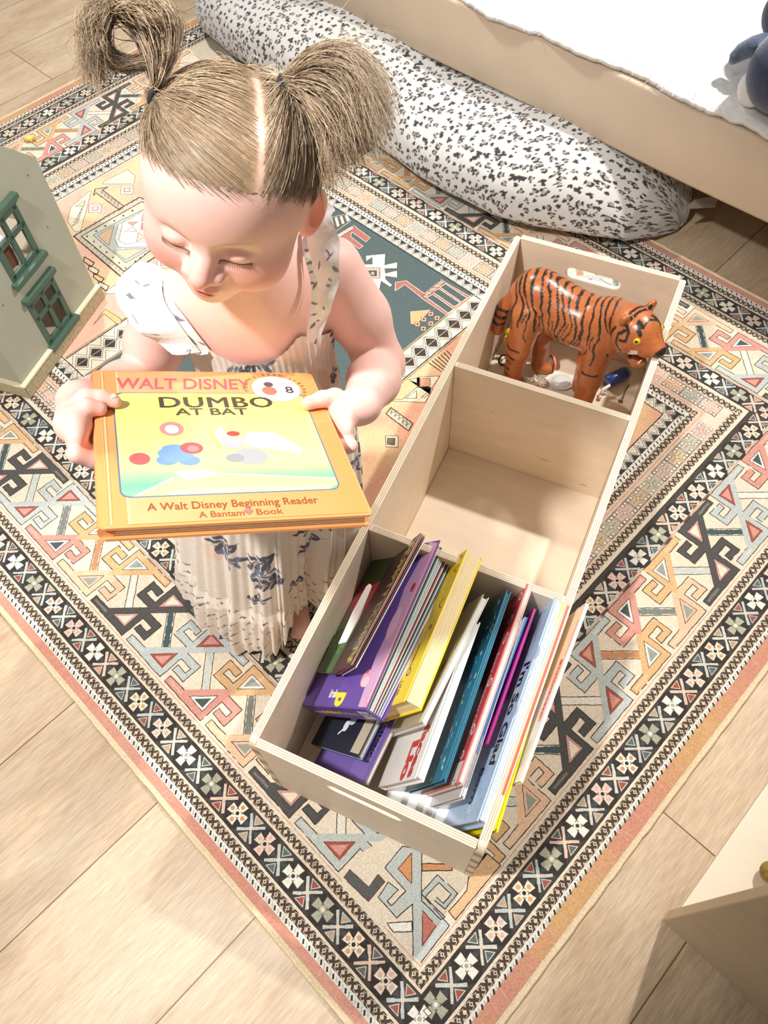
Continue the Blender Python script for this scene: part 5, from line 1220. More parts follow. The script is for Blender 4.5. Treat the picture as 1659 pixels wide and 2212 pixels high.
for s_ in (-1, 1):                                                                                # ears
    c, q = math.cos(.5), math.sin(.5)*s_; M_ = np.array([[c, -q, 0], [q, c, 0], [0, 0, 1.]])
    ec = np.array([s_*.0685, -.006, -.020])
    hd.ell(ec, (.0062, .0165, .0255), M_, k=.005); hd.ell(ec+[s_*.0055, .003, .002], (.0048, .0105, .0175), M_, k=.003, mode='s')
hd.cap((0, -.018, -.050), (-.004, -.026, -.125), .033, .036, k=.02)
hV, hF = hd.mesh((-.088, -.108, -.112), (.088, .106, .100), .00135)
def blob(V, c, r, p=2): return np.exp(-(((V-np.asarray(c))/np.asarray(r))**2).sum(1))
hcol = np.ones((len(hV), 3))*SK
for s_ in (-1, 1): hcol = hcol+(PKS-hcol)*(.85*blob(hV, (s_*.036, .058, -.036), (.022, .03, .018)))[:, None]
hcol = hcol+(PKS-hcol)*(.7*blob(hV, (0, .090, -.032), (.012, .012, .011)))[:, None]
lipm = np.clip(blob(hV, (0, .079, -.0535), (.0108, .012, .0058))*2.2-.55, 0, 1); hcol = hcol+(LIP-hcol)*lipm[:, None]
for s_ in (-1, 1):
    em = np.clip(blob(hV, (s_*.072, -.006, -.020), (.012, .018, .026))*1.8-.3, 0, 1)*.9; hcol = hcol+(EAR-hcol)*em[:, None]
    bm_ = np.clip(blob(hV, (s_*.025, .074, .0085), (.016, .012, .0028))*1.6-.4, 0, 1)*.28; hcol = hcol+(srgb((176, 134, 100))-hcol)*bm_[:, None]
    lm = np.clip(blob(hV, (s_*.0240, .073, -.0165), (.0125, .012, .0016))*2-.7, 0, 1)*.55; hcol = hcol+(srgb((150, 84, 70))-hcol)*lm[:, None]
hWd = hw(hV)
# ---- torso, arms, hands, legs in world space
bd = Sdf(); trs = Sdf()
SHL = np.array([-.203, .602, .646]); SHR = np.array([-.040, .634, .656])
for T_ in (bd, trs):
    T_.cap((-.113, .588, .745), (-.119, .606, .680), .033, .040, k=.02)
    T_.chain([(-.175, .608, .655), (-.120, .612, .672), (-.068, .628, .662)], [.036, .046, .036], k=.03)
    T_.ell((-.122, .612, .610), (.079, .058, .085), rotv([0, 0, .12]), k=.03)
    T_.ell((-.126, .610, .510), (.080, .066, .095), k=.03)
T_ = bd
T_.ell((-.130, .615, .405), (.082, .070, .070), k=.03)
ELR = np.array([.006, .606, .540]); WRR = np.array([-.0165, .500, .5985]); ELL_ = np.array([-.262, .604, .545]); WRL = np.array([-.279, .478, .655])
T_.chain([SHR, SHR*.5+ELR*.5+[.004, 0, .002], ELR], [.034, .0315, .0270], k=.012)
T_.chain([SHL, SHL*.5+ELL_*.5+[-.004, 0, .002], ELL_], [.034, .0310, .0270], k=.012)
T_.chain([ELR, ELR*.62+WRR*.38+[0, 0, -.004], WRR], [.0270, .0285, .0190], k=.010)
T_.chain([ELL_, ELL_*.62+WRL*.38+[0, 0, -.004], WRL], [.0270, .0270, .0185], k=.010)
# right of the picture (her left) hand
pr = bkp(.2285, .150, -.006); MR = np.stack([bex, bey, bn], 1)
T_.cap(WRR, bkp(.233, .160, -.004), .0185, .0165, k=.010); T_.ell(pr, (.0105, .024, .0135), MR, k=.008)
T_.chain([bkp(.236, .170, .002), bkp(.224, .170, .0085), bkp(.210, .166, .0092), bkp(.1945, .161, .0068)], [.0108, .0088, .0078, .0066], k=.004)
fv = [.158, .145, .132, .121]; fl_ = [.040, .045, .042, .034]
for v, L_ in zip(fv, fl_): T_.chain([bkp(.2300, v-.002, -.014), bkp(.216, v, -.0205), bkp(.216-L_*.55, v+.001, -.0215), bkp(.216-L_, v+.002, -.0195)], [.0075, .0068, .0062, .0054], k=.0030)
# left of the picture hand
pl_ = bkp(-.0150, .138, -.004)
T_.cap(WRL, bkp(-.018, .148, -.006), .0180, .0165, k=.010); T_.ell(pl_, (.0110, .024, .0135), MR, k=.008)
T_.chain([bkp(-.016, .162, .000), bkp(-.006, .168, .0085), bkp(.006, .168, .0085), bkp(.0175, .1655, .0064)], [.0098, .0082, .0072, .0062], k=.004)
T_.chain([bkp(-.015, .148, .003), bkp(-.006, .153, .0085), bkp(.0045, .154, .0062)], [.0090, .0078, .0066], k=.003)
for v, L_ in zip([.139, .126, .114], [.042, .040, .032]): T_.chain([bkp(-.0160, v-.002, -.012), bkp(-.003, v, -.0205), bkp(-.003+L_*.55, v+.001, -.0215), bkp(-.003+L_, v+.002, -.0195)], [.0078, .0068, .0062, .0054], k=.0030)
# legs and feet
for (hx_, kn, an, toe) in (((-.165, .612, .37), (-.170, .600, .205), (-.166, .592, .055), (-.148, .508, .024)), ((-.095, .622, .37), (-.090, .612, .205), (-.086, .610, .055), (-.066, .548, .024))):
    T_.chain([hx_, kn, an], [.050, .036, .021], k=.015); T_.chain([an, (an[0]*.6+toe[0]*.4, an[1]*.6+toe[1]*.4, .030), toe], [.021, .021, .016], k=.010)
    for j in range(5): T_.ell((toe[0]+(j-2)*.0075, toe[1]-.014+abs(j-1.5)*.002, .0165), (.0046, .008, .0065), k=.002)
uV, uF = bd.mesh((-.345, .365, .40), (.052, .70, .735), .0018)
lV, lF = bd.mesh((-.25, .48, .0078), (-.02, .71, .404), .0040)
ucol = np.ones((len(uV), 3))*SK; lcol = np.ones((len(lV), 3))*SK
for c, r in ((bkp(.1945, .161, .0068), .009), (bkp(.0175, .1655, .0064), .008), (bkp(.0045, .154, .006), .008)):
    ucol = ucol+(srgb((250, 214, 200))-ucol)*(.0)
    m_ = np.exp(-((uV-c)**2).sum(1)/r**2)*.55; ucol = ucol+(PKS-ucol)*m_[:, None]
for c in (ELR, ELL_): m_ = np.exp(-((uV-c)**2).sum(1)/.03**2)*.4; ucol = ucol+(PKS-ucol)*m_[:, None]
child = empty('person', (-.13, .60, .0078)); tag(child, 'small child in a floral dress with two pigtails standing and looking down at a book', 'person')
bV = np.concatenate([hWd, uV, lV]); bF = np.concatenate([hF[:, ::-1], uF+len(hWd), lF+len(hWd)+len(uV)])
mesh_np('body', bV, bF, M_skin, child, vcol=np.concatenate([hcol, ucol, lcol]))
for c, d, u_ in ((bkp(.1965, .1616, .0132), bex, bey), (bkp(.0155, .1660, .0124), bex, bey)):
    m = MB(); m.ball(c, (.0046, .0038, .0009), np.stack([bex, bey, bn], 1), seg=14); m.build('thumbnail', mat('nail', (250, 214, 204), .3, .02, coat=.3), child)
# lashes along the lowered lids
m = MB()
for s_ in (-1, 1):
    base = [(s_*(.0240+.0128*math.sin(a)), .0738-.0065*abs(math.sin(a))**2-.001, -.0158-.0010*math.cos(a)) for a in np.linspace(-1.35, 1.35, 24)]
    def onlid(p):                         # settle the point on the face surface
        p = np.array(p); 
        for _ in range(6): p[1] -= hd.eval(p[None])[0]*.9
        return p
    base = [onlid(b) for b in base]
    m.tube([hw(b+[0, .0002, 0]) for b in base], .00042, 6)
    for i, b in enumerate(base):
        o_ = (i/23-.5)*2; tip = b+np.array([o_*.0020, .0026, -.0026+.0008*abs(o_)]); mid = (b+tip)/2+[0, .001, -.0012]
        m.tube([hw(b), hw(mid), hw(tip)], [.00022, .00016, .00006], 4)
m.build('eyelashes', mat('lash_brown', (120, 86, 68), .6, .05), child)
# ---------------- hair
HCOL = [(142, 118, 94), (160, 136, 108), (178, 154, 124), (196, 174, 144), (124, 102, 80), (168, 144, 116)]
HCOL = [srgb(c) for c in HCOL]
SC = np.array([0, -.003, .013]); SR = np.array([.0665, .0715, .0575])
def headhit(px, py):
    d = D(px, py, 1)-CAM; d /= np.linalg.norm(d); t = .4; best = (9, None)
    for _ in range(90):
        q = (CAM+d*t-HC)@HR; e = np.linalg.norm((q-SC)/(SR+.004))-1
        if e < best[0]: best = (e, q)
        if e < .001: return q
        t += max(e*.05, .0008)
    return best[1]
_h = {}
TIE = {-1: headhit(341, 214), 1: headhit(612, 192)}
_h1 = headhit(562, 235); _h2 = headhit(547, 405); PN = np.cross(_h1-SC, _h2-SC); PN /= np.linalg.norm(PN)*np.sign(PN[0])
def pdist(p): return (p-SC)@PN
TIE = {k: SC+(v-SC)*1.06 for k, v in TIE.items()}; print('TIES', TIE)
PART = .010
def haircut(p):                           # positive where hair grows
    x, y, z = p[..., 0], p[..., 1], p[..., 2]
    front = (.068-.016*(np.abs(x-.004)/.06)**2) + 1.10*(z-.041) - y
    front = np.minimum(front, .9+z*0)
    ear = np.where((np.abs(x) > .05), -.002+ .55*(z+.010) - y, 1)
    nape = z+.070
    return np.minimum(np.minimum(front, nape), np.where(z < .0, ear+.004, 1))
cs = Sdf(); cs.ell(SC, SR+[.0022, .0022, .0022], k=.01); cs.ell((0, .030, .026), (.0552, .0478, .0474), k=.02)
cV, cF = cs.mesh((-.085, -.11, -.085), (.085, .10, .105), .0022)
keep = haircut(cV)+.004*(np.sin(cV[:, 0]*900)*.5+vnoise(cV, 300, 3)-.5) > .0115
cF = cF[keep[cF].all(1)]
pn = np.abs(pdist(cV)+.0012*np.sin(cV[:, 1]*90)); cc = np.ones((len(cV), 3))*srgb((158, 130, 100))
part = np.clip(1-pn/.0045, 0, 1)*(cV[:, 1] > -.03); cc = cc+(srgb((226, 184, 166))-cc)*part[:, None]
st = vnoise(cV*np.array([1, .25, .25]), 500, 12); cc = cc*(.82+.36*st[:, None])
M_hair = mat('child_hair', attr=True, rough=.42, var=.12, vs=300, spec=.4, sheen=.15)
class Strands:
    def __init__(s): s.V = []; s.F = []; s.C = []; s.n = 0
    def add(s, P_, rad, col):              # P_ (k,3) points; triangular tube
        P_ = np.asarray(P_); k = len(P_); T = np.gradient(P_, axis=0); T /= np.linalg.norm(T, axis=1)[:, None]+1e-9
        up = np.array([.3, .2, .93]); X = np.cross(T, up); X /= np.linalg.norm(X, axis=1)[:, None]+1e-9; Y = np.cross(T, X)
        w_ = np.linspace(0, 1, k); rr = rad*np.clip(1.25-w_, .25, 1)*np.clip(.35+w_*4, 0, 1)
        for a in (0, 2.09, 4.19): s.V.append(P_+(rr[:, None])*(math.cos(a)*X+math.sin(a)*Y))
        i = np.arange(k-1); b = s.n
        for q in range(3):
            a0 = b+q*k; a1 = b+((q+1) % 3)*k; s.F.append(np.stack([a0+i, a1+i, a1+i+1, a0+i+1], 1))
        s.C.append(np.repeat(np.asarray(col)[None], 3*k, 0)*(.9+.2*rng.rand())); s.n += 3*k
    def build(s, name, parent):
        return mesh_np(name, np.concatenate(s.V), np.concatenate(s.F), M_hair, parent, vcol=np.concatenate(s.C))
hairS = Strands()
def scalp_path(root, tie, lift, n=12):
    a = (root-SC)/SR; b = (tie-SC)/SR; la, lb = np.linalg.norm(a), np.linalg.norm(b); a = a/la; b = b/lb
    om = math.acos(np.clip(a@b, -1, 1)); t = np.linspace(0, 1, n)
    q = (np.sin((1-t)*om)[:, None]*a+np.sin(t*om)[:, None]*b)/math.sin(om+1e-6)
    r = 1+(lift*np.sin(t*math.pi)**.7)[:, None]
    p = SC+q*(SR+.0042)*r
    fe = np.maximum(0, -cs.eval(p)+.0006); nrm = q/np.linalg.norm(q, axis=1)[:, None]; p = p+nrm*fe[:, None]
    lin = t[:, None]**6; return p*(1-lin)+tie*lin
cnt = 0
while cnt < 7000:
    a = rng.randn(3); a /= np.linalg.norm(a)
    p = SC+a*SR
    p2 = p+a*np.maximum(0, -cs.eval(p[None])[0])
    if haircut(p2) < (-.004 if rng.rand() < .12 else .001) or (rng.rand() > .45 and haircut(p2) > .014 and abs(pdist(p2)) > .012): continue
    if abs(pdist(p2)) < .0016 and p2[1] > -.03 and p2[2] > .02: continue
    side = 1 if pdist(p2) > 0 else -1
    tie = TIE[side]+rng.randn(3)*.0022
    path = scalp_path(p2, tie, rng.uniform(.0, .03))
    path[:, :] += np.sin(np.linspace(0, 3.14, 12))[:, None]*rng.randn(3)*.0012
    hairS.add(hw(path), rng.uniform(.00018, .00042), HCOL[rng.randint(6)]); cnt += 1
# fly-away wisps over the crown
for i in range(260):
    a = rng.randn(3); a[2] = abs(a[2])+.2; a[1] -= .5; a /= np.linalg.norm(a); p = SC+a*(SR+.004)
    if haircut(p) < .01: continue
    side = 1 if pdist(p) > 0 else -1; d = (TIE[side]-p); d /= np.linalg.norm(d); L_ = rng.uniform(.015, .05); rw = .012*rng.rand()
    q = [p+d*L_*t+a*(rw*math.sin(t*2.6))+rng.randn(3)*.0001 for t in np.linspace(0, 1, 8)]
    hairS.add(hw(np.array(q)), .00018, srgb((232, 214, 184)))
cap = mesh_np('hair_cap_tmp', hw(cV), cF[:, ::-1], M_hair, None, vcol=cc)
hairS.V.append(hw(cV)); hairS.F.append(cF[:, ::-1]+hairS.n); hairS.C.append(cc); hairS.n += len(cV)
bpy.data.objects.remove(cap)
hair = hairS.build('hair', child)
def bez(c, n=14):
    t = np.linspace(0, 1, n)[:, None]; c = [np.asarray(x) for x in c]
    if len(c) == 4: return (1-t)**3*c[0]+3*(1-t)**2*t*c[1]+3*(1-t)*t*t*c[2]+t**3*c[3]
    # catmull-rom through many points
    out = []; c = [2*c[0]-c[1]]+c+[2*c[-1]-c[-2]]
    for i in range(1, len(c)-2):
        for u in np.linspace(0, 1, 4, endpoint=(i == len(c)-3)):
            out.append(.5*((2*c[i])+(-c[i-1]+c[i+1])*u+(2*c[i-1]-5*c[i]+4*c[i+1]-c[i+2])*u*u+(-c[i-1]+3*c[i]-3*c[i+1]+c[i+2])*u**3))
    return np.array(out)
tR = hw(TIE[1]); tL = hw(TIE[-1]); dR = (tR-CAM)@FW; dL = (tL-CAM)@FW
pR = Strands(); J = lambda s: rng.randn()*s
for i in range(4200):
    s = rng.rand()**.85; z0 = dR+J(.006)
    c = [tR+rng.randn(3)*.0022, D(660+J(8)+0*s, 212-130*s+J(10), z0-.008+J(.010)), D(712+72*s+J(14), 285-250*s+J(14), z0-.012+J(.016)), D(722+110*s+J(22), 350-115*s+J(34), z0+.004+J(.018))]
    pR.add(bez(c, 13), rng.uniform(.0002, .0005), HCOL[rng.randint(6)])
for i in range(220):                      # looser strands hanging behind the ear
    z0 = dR+.012; c = [tR+rng.randn(3)*.003, D(650+J(6), 220+J(8), z0), D(690+J(12), 300+J(14), z0+J(.01)), D(708+J(16), 392+J(26), z0+.01+J(.01))]
    pR.add(bez(c, 12), rng.uniform(.00025, .0005), HCOL[rng.randint(6)])
for i in range(120):
    z0 = dR; s = rng.rand(); c = [tR, D(680, 120, z0), D(740+J(30), 20+J(20)+60*s, z0+J(.02)), D(800+J(40), 60+240*s+J(30), z0+J(.02))]; pR.add(bez(c, 12), .00015, srgb((236, 222, 196)))
pR.build('pigtail', child)
pL = Strands()
for i in range(3600):
    z0 = dL+J(.004); w_ = J(1); ring = rng.rand() < .62; k_ = J(9)
    c = [tL+rng.randn(3)*.0020, D(342+w_*7, 160+J(4), z0-.004), D(345+w_*15, 95+J(6), z0-.006+J(.006)), D(318+w_*22, 28+k_+J(8), z0-.008+J(.010)), D(262+w_*14, 4+k_*1.2+J(10), z0-.004+J(.012))]
    if ring: c += [D(226+k_*.6+J(6), 40+J(8), z0+J(.012)), D(222+k_*.5+J(6), 100+J(8), z0+J(.010)), D(262+J(12), 138+k_*.6+J(6), z0+.004+J(.008)), D(318+J(14), 132+J(8), z0+.006+J(.006))]
    else: c += [D(206+J(14), 30+J(14), z0+J(.014)), D(192+J(14), 90+J(16), z0+J(.014)), D(206+J(20), 150+J(24), z0+J(.014))]
    pL.add(bez(c), rng.uniform(.0002, .0005), HCOL[rng.randint(6)])
pL.build('pigtail', child)
for T0, nm in ((TIE[1], 'hair_tie'), (TIE[-1], 'hair_tie')):
    m = MB(); c0 = T0; ax_ = (T0-SC)/np.linalg.norm(T0-SC); x_ = np.cross(ax_, [0, 1., 0]); x_ /= np.linalg.norm(x_); y_ = np.cross(ax_, x_)
    m.tube([hw(c0+.0062*(math.cos(a)*x_+math.sin(a)*y_)+ax_*(.0018*math.sin(2*a))) for a in np.linspace(0, 2*math.pi, 22)], .0022, 8, cap=False); m.build('hair_tie', mat('dark_elastic', (44, 42, 46), .8, .05), child)

# ---------------- dress
def torso_r(th, z, c):                    # distance from the axis to the torso along a direction
    d = np.stack([np.sin(th), -np.cos(th), 0*th], -1); r = np.full(th.shape, .14)
    for _ in range(14):
        p = np.stack([c[0]+d[..., 0]*r, c[1]+d[..., 1]*r, z], -1); r = np.maximum(r-trs.eval(p)*.8, .02)
    return r
NT, NZ = 900, 380
th = np.linspace(0, 2*math.pi, NT, endpoint=False); tt = np.linspace(0, 1, NZ)
TH, TT = np.meshgrid(th, tt, indexing='ij')
ath = np.abs((TH+math.pi) % (2*math.pi)-math.pi)
ztop = .612+.022*np.clip(ath/.72, 0, 1)**2.2-.034*np.clip((ath-.80)/.7, 0, 1)+.05*np.clip((ath-1.9)/.8, 0, 1)
ZH = .034+.040*np.exp(-((TH-.50)/.4)**2)+.014*np.sin(TH*5+1)+.006*np.sin(TH*13)
ZW = .520
Z = ztop+(ZH-ztop)*TT
rt = torso_r(TH, np.maximum(Z, ZW-.03), (-.122, .612))+.0045
f = np.clip((ZW-Z)/(ZW-.05), 0, 1)
cx = -.122-.052*f; cy = .612-.020*f
ph = TH
fold = (np.sin(ph*17+2*np.sin(ph*3))+.6*np.sin(ph*29+1.3*np.sin(ph*5))+.35*np.sin(ph*53))
rs = rt*(1-f)**1+ (.150+.028*np.cos(ph+2.4)+.012*np.sin(2*ph)-.078*np.exp(-((ph-.50)/.40)**2)*f)*f**.75*1.0+.0
rs = rt+(np.maximum(rs, rt)-rt)*np.clip(f*5, 0, 1)
rs = rs+fold*.0046*np.clip(f*3, 0, 1)*(.35+f)
tier = np.clip((.150-Z)/.022, 0, 1); rs = rs+tier*(.007+.0052*np.sin(ph*41+2*np.sin(ph*7))*np.clip((.15-Z)/.06, 0, 1))
rs += np.where(Z > ZW, .0003*np.sin(ph*60)*np.clip((Z-ZW)/.02, 0, 1), 0)
X = cx+np.sin(TH)*rs; Y = cy-np.cos(TH)*rs
dV = np.stack([X, Y, Z], -1)
# printed leaves and blossoms stamped in cloth coordinates
U = TH*.115; Vv = (.66-Z)
dc = np.ones(TH.shape+(3,))*srgb((238, 226, 212)); ink = srgb((84, 84, 100)); ink2 = srgb((112, 118, 140)); ros = srgb((226, 178, 160)); pch = srgb((244, 206, 176))
def stamp(cx_, cy_, rx, ry, ang, col, alpha=1.0, soft=0):
    du = (U-cx_+.3613) % .7226-.3613; dv_ = Vv-cy_; R_ = max(rx, ry); c, s_ = math.cos(ang), math.sin(ang)
    i = np.abs(du[:, 0]) < R_; ii = np.where(i)[0]
    if not len(ii): return
    a = du[ii]; b = dv_[ii]; x = a*c+b*s_; y = -a*s_+b*c
    t = np.clip(x/rx, -1, 1); m_ = (np.abs(x) < rx) & (np.abs(y) < ry*(1-t*t)**.8*(1+.25*t))
    sub = dc[ii]; sub[m_] = sub[m_]*(1-alpha)+np.asarray(col)*alpha; dc[ii] = sub
R3 = np.random.RandomState(21)
for i in range(34): stamp(R3.uniform(0, .7226), R3.uniform(.02, .50), R3.uniform(.012, .022), R3.uniform(.010, .018), R3.uniform(0, 3), ros if i % 3 else pch, .55)
def sprig(x, y, s, a, big):
    col = ink if R3.rand() < .75 else ink2
    stamp(x, y, s, s*.07, a, col)
    for k in range(4 if big else 2):
        o = (k-1.5)*s*.45 if big else 0
        for sd in (-1, 1):
            aa = a+sd*R3.uniform(.5, .95); L_ = s*R3.uniform(.38, .60)
            stamp(x+math.cos(a)*o+math.cos(aa)*L_*.9, y+math.sin(a)*o+math.sin(aa)*L_*.9, L_*.8, L_*.30, aa, col)
for i in range(70): sprig(R3.uniform(0, .7226), R3.uniform(.0, .50), R3.uniform(.014, .026), R3.uniform(-.9, .9)+(3.14*(i % 2)), True)
g_ = .0165
for j in range(8):
    for i in range(int(.7226/g_)):
        sprig((i+.5*(j % 2)+R3.uniform(-.2, .2))*g_, .505+j*g_*.95+R3.uniform(-.002, .002), R3.uniform(.0042, .0062), R3.uniform(-.6, .6)+1.2, False)
idx = np.arange(NT*NZ).reshape(NT, NZ); nx_ = np.roll(idx, -1, axis=0)
dF = np.stack([idx[:, :-1].ravel(), idx[:, 1:].ravel(), nx_[:, 1:].ravel(), nx_[:, :-1].ravel()], 1)
M_dress = mat('crinkled_cotton', attr=True, rough=.9, var=.05, vs=140, bump=.5, bs=260, sheen=.2, spec=.2)
dress = mesh_np('dress', dV.reshape(-1, 3), dF, M_dress, child, vcol=dc.reshape(-1, 3))
# camera-independent placing of strap points: where a sight line meets the torso
def hit(px, py, S_=trs):
    d = D(px, py, 1)-CAM; d /= np.linalg.norm(d); t = .45
    for _ in range(60):
        e = S_.eval((CAM+d*t)[None])[0]
        if e < .0003: return CAM+d*t
        t += e*.8
        if t > 1.3: break
    return None
def ribbon(pts, w, side, col_seed, name, parent, off=.004, wave=0, wl=0, outw=None):
    """cloth strip following pts; outw: list of world vectors giving the width direction"""
    n = len(pts); K_ = 26; V = []; C = []
    q = bez([np.asarray(p) for p in pts] if n != 4 else [np.asarray(p) for p in pts]+[np.asarray(pts[-1])*1.0001]); O = bez([np.asarray(o) for o in outw] if n != 4 else [np.asarray(o) for o in outw]+[np.asarray(outw[-1])])
    # resample
    sl = np.concatenate([[0], np.cumsum(np.linalg.norm(np.diff(q, axis=0), axis=1))]); N_ = 130; ss = np.linspace(0, sl[-1], N_)
    q = np.stack([np.interp(ss, sl, q[:, k]) for k in range(3)], 1); O = np.stack([np.interp(ss, sl, O[:, k]) for k in range(3)], 1)
    T = np.gradient(q, axis=0); T /= np.linalg.norm(T, axis=1)[:, None]
    Nn = np.cross(T, O); Nn /= np.linalg.norm(Nn, axis=1)[:, None]; Nn *= np.sign(Nn[:, 2:3]+1e-6)
    r = np.random.RandomState(col_seed); lf = [(r.uniform(0, sl[-1]), r.uniform(.15, .9), r.uniform(0, 3.1), r.uniform(.003, .006)) for _ in range(int(sl[-1]*90))]
    for j in range(K_+1):
        f_ = j/K_; p = q+O*f_+Nn*(wave*f_*np.sin(ss*wl+f_*.8)+off+.004*math.sin(f_*3.1)*(wave > 0))[:, None]; V.append(p)
        c = np.ones((N_, 3))*srgb((242, 238, 236)); wd = np.linalg.norm(O, axis=1)*f_
        for (a, b, an, s_) in lf:
            x = ss-a; y = wd-b*np.linalg.norm(O, axis=1); u_ = x*math.cos(an)+y*math.sin(an); v_ = -x*math.sin(an)+y*math.cos(an)
            m_ = (np.abs(u_) < s_) & (np.abs(v_) < s_*.28*(1-np.clip(u_/s_, -1, 1)**2)); c[m_] = srgb((128, 130, 152))
        C.append(c)
    V = np.stack(V, 1); C = np.stack(C, 1); idx = np.arange(N_*(K_+1)).reshape(N_, K_+1)
    F = np.stack([idx[:-1, :-1].ravel(), idx[1:, :-1].ravel(), idx[1:, 1:].ravel(), idx[:-1, 1:].ravel()], 1)
    return mesh_np(name, V.reshape(-1, 3), F, M_dress, parent, vcol=C.reshape(-1, 3))
def hits(l): 
    out = [hit(*p) for p in l]; return [o for o in out if o is not None]
sl_ = hits([(478, 785), (452, 752), (424, 716), (398, 682), (376, 655)]); sr_ = hits([(712, 770), (712, 728), (698, 684), (680, 636), (664, 588), (652, 545)])
back_l = [sl_[-1]+[-.004, .022, .004], sl_[-1]+[-.006, .045, -.012]]; back_r = [sr_[-1]+[.002, .022, .004], sr_[-1]+[.002, .045, -.012]]
sl_ = [dV[797, 6]+[0, -.002, 0]]+sl_[-4:]; _A = dV[124, 4].copy(); _B = sr_[-1]
def settle(p):
    p = np.array(p, float)
    for _ in range(12):
        e = trs.eval(p[None])[0]; g = np.array([trs.eval((p+d)[None])[0]-e for d in np.eye(3)*1e-3])/1e-3
        if e > .002: break
        p = p+g*(.003-e)
    return p
sr_ = [settle(_A*(1-t)+_B*t) for t in (0, .22, .45, .7, 1)]
L1, L2 = sl_+back_l, sr_+back_r
w1 = [np.array([-.011, -.002, .001])]*len(L1); w2 = [np.array([.010, -.001, .001])]*len(L2)
ribbon(L1, 0, -1, 1, 'strap', dress, outw=w1); ribbon(L2, 0, 1, 2, 'strap', dress, outw=w2)
fr1 = [np.array([-.012, 0, .002]), np.array([-.026, -.004, .004]), np.array([-.040, -.004, .008]), np.array([-.046, -.002, .010]), np.array([-.044, 0, .012]), np.array([-.034, .006, .012]), np.array([-.016, .008, .008])]
fr2 = [np.array([.006, 0, .002]), np.array([.012, 0, .006]), np.array([.018, 0, .012]), np.array([.024, .002, .018]), np.array([.028, .004, .020]), np.array([.026, .006, .020]), np.array([.020, .008, .016]), np.array([.010, .008, .008])]
ribbon([p+o*.8 for p, o in zip(L1, w1*1)], 0, -1, 3, 'shoulder_ruffle', dress, off=.006, wave=.0045, wl=190, outw=fr1[:len(L1)])
ribbon([p+o*.8 for p, o in zip(L2, w2*1)], 0, 1, 4, 'shoulder_ruffle', dress, off=.006, wave=.004, wl=200, outw=fr2[:len(L2)])

# ================================================================== the picture book she holds
hb = empty('held_book', tuple(bkp(BKW/2, 0, -.012))); tag(hb, 'orange hardcover picture book with green and yellow cover scene held open-faced by the child', 'book')
def rr(x0, y0, x1, y1, r, n=6):
    p = []
    for cx_, cy_, a0 in ((x1-r, y0+r, -90), (x1-r, y1-r, 0), (x0+r, y1-r, 90), (x0+r, y0+r, 180)):
        for i in range(n+1): a = math.radians(a0+90*i/n); p.append((cx_+r*math.cos(a), cy_+r*math.sin(a)))
    return p
M_or = mat('orange_cover', (240, 160, 98), .3, .03, 30, coat=.3)
m = MB(); o_ = rr(.0, .0, BKW, BKH, .004)
m.prism([bkp(x, y, -.0022) for x, y in o_], bn*.0022, 0, .0006); m.prism([bkp(x, y, -.0130) for x, y in o_], bn*.0022, 0, .0006)
m.tube([bkp(.0045, .003, -.0065), bkp(.0045, BKH-.003, -.0065)], .0064, 16)
cvr = m.build('cover', M_or, hb)
m = MB()
for k in range(5): m.obox(bkp(.006, .004+.0004*k % .001, -.0107+k*.0017), bex*(BKW-.0105), bey*(BKH-.008), bn*.0015)
m.build('pages', mat('warm_pages', (244, 226, 190), .8, .08, 200), hb)
A = Art(plane_fn(bkp(0, 0, .0002), bex, bey, bn), step=.00004); W_, H_ = BKW, BKH
gr = lambda a, b, t: tuple(np.array(a)*(1-t)+np.array(b)*t)
nR = 30
for i in range(nR): A.rect(.006+(.022-.006)*0, .004, .0065, H_-.004, (250, 196, 120), 1)
for i in range(24):                        # printed ink blends from peach to orange across the cover
    x = .0215+(W_-.003-.0215)*i/24; A.rect(x, .003, x+(W_-.003-.0215)/24, H_-.003, gr((244, 174, 126), (238, 154, 90), i/23), 1)
A.rect(.0075, .003, .0095, H_-.003, (246, 192, 140), 2); A.rect(.0205, .003, .0225, H_-.003, (250, 200, 150), 2)
px0, px1, py0, py1 = .0175, W_-.0195, .0360, H_-.0415
A.poly(rr(px0-.0012, py0-.0012, px1+.0012, py1+.0012, .009), (96, 112, 150), 2)
clip = rr(px0, py0, px1, py1, .008)
def strip(y0, y1, c0, c1, n=16, l=3):
    for i in range(n):
        a, b = y0+(y1-y0)*i/n, y0+(y1-y0)*(i+1)/n
        ins = lambda y: .008-math.sqrt(max(0, .008**2-max(0, .008-(y-py0), .008-(py1-y))**2)) if (y-py0 < .008 or py1-y < .008) else 0
        A.poly([(px0+ins(a), a), (px1-ins(a), a), (px1-ins(b), b), (px0+ins(b), b)], gr(c0, c1, (i+.5)/n), l)
hy = .078
strip(hy, py1, (214, 234, 160), (250, 242, 120), 20); strip(.050, hy, (120, 200, 156), (206, 232, 150), 14); strip(py0, .050, (140, 206, 160), (120, 200, 156), 8)
for i in range(7): A.circ(.036+i*.024, hy+.004*math.sin(i*2), .013, (206, 232, 156), 3.6, ry=.006, n=16)
A.poly([(px0+.012, py0+.0003), (.058, .0580), (.078, .0640), (.120, .0600), (px1-.0004, .0500), (px1-.0004, .0440), (px1-.009, py0+.0003)], (240, 198, 152), 4)
A.poly([(px0+.030, py0+.0003), (px1-.012, py0+.0003), (px1-.0006, .0430), (.070, .0450)], (246, 226, 170), 4.5)
A.stroke([(px0+.010, py0+.0006), (.0585, .0590)], .0018, (252, 248, 226), 5); A.stroke([(.097, .0625), (px1-.0005, .0510)], .0014, (252, 248, 226), 5)
A.poly([(.0585, .0665), (.0690, .0540), (.0969, .0618), (.0860, .0680), (.0700, .0690)], (250, 250, 248), 6)
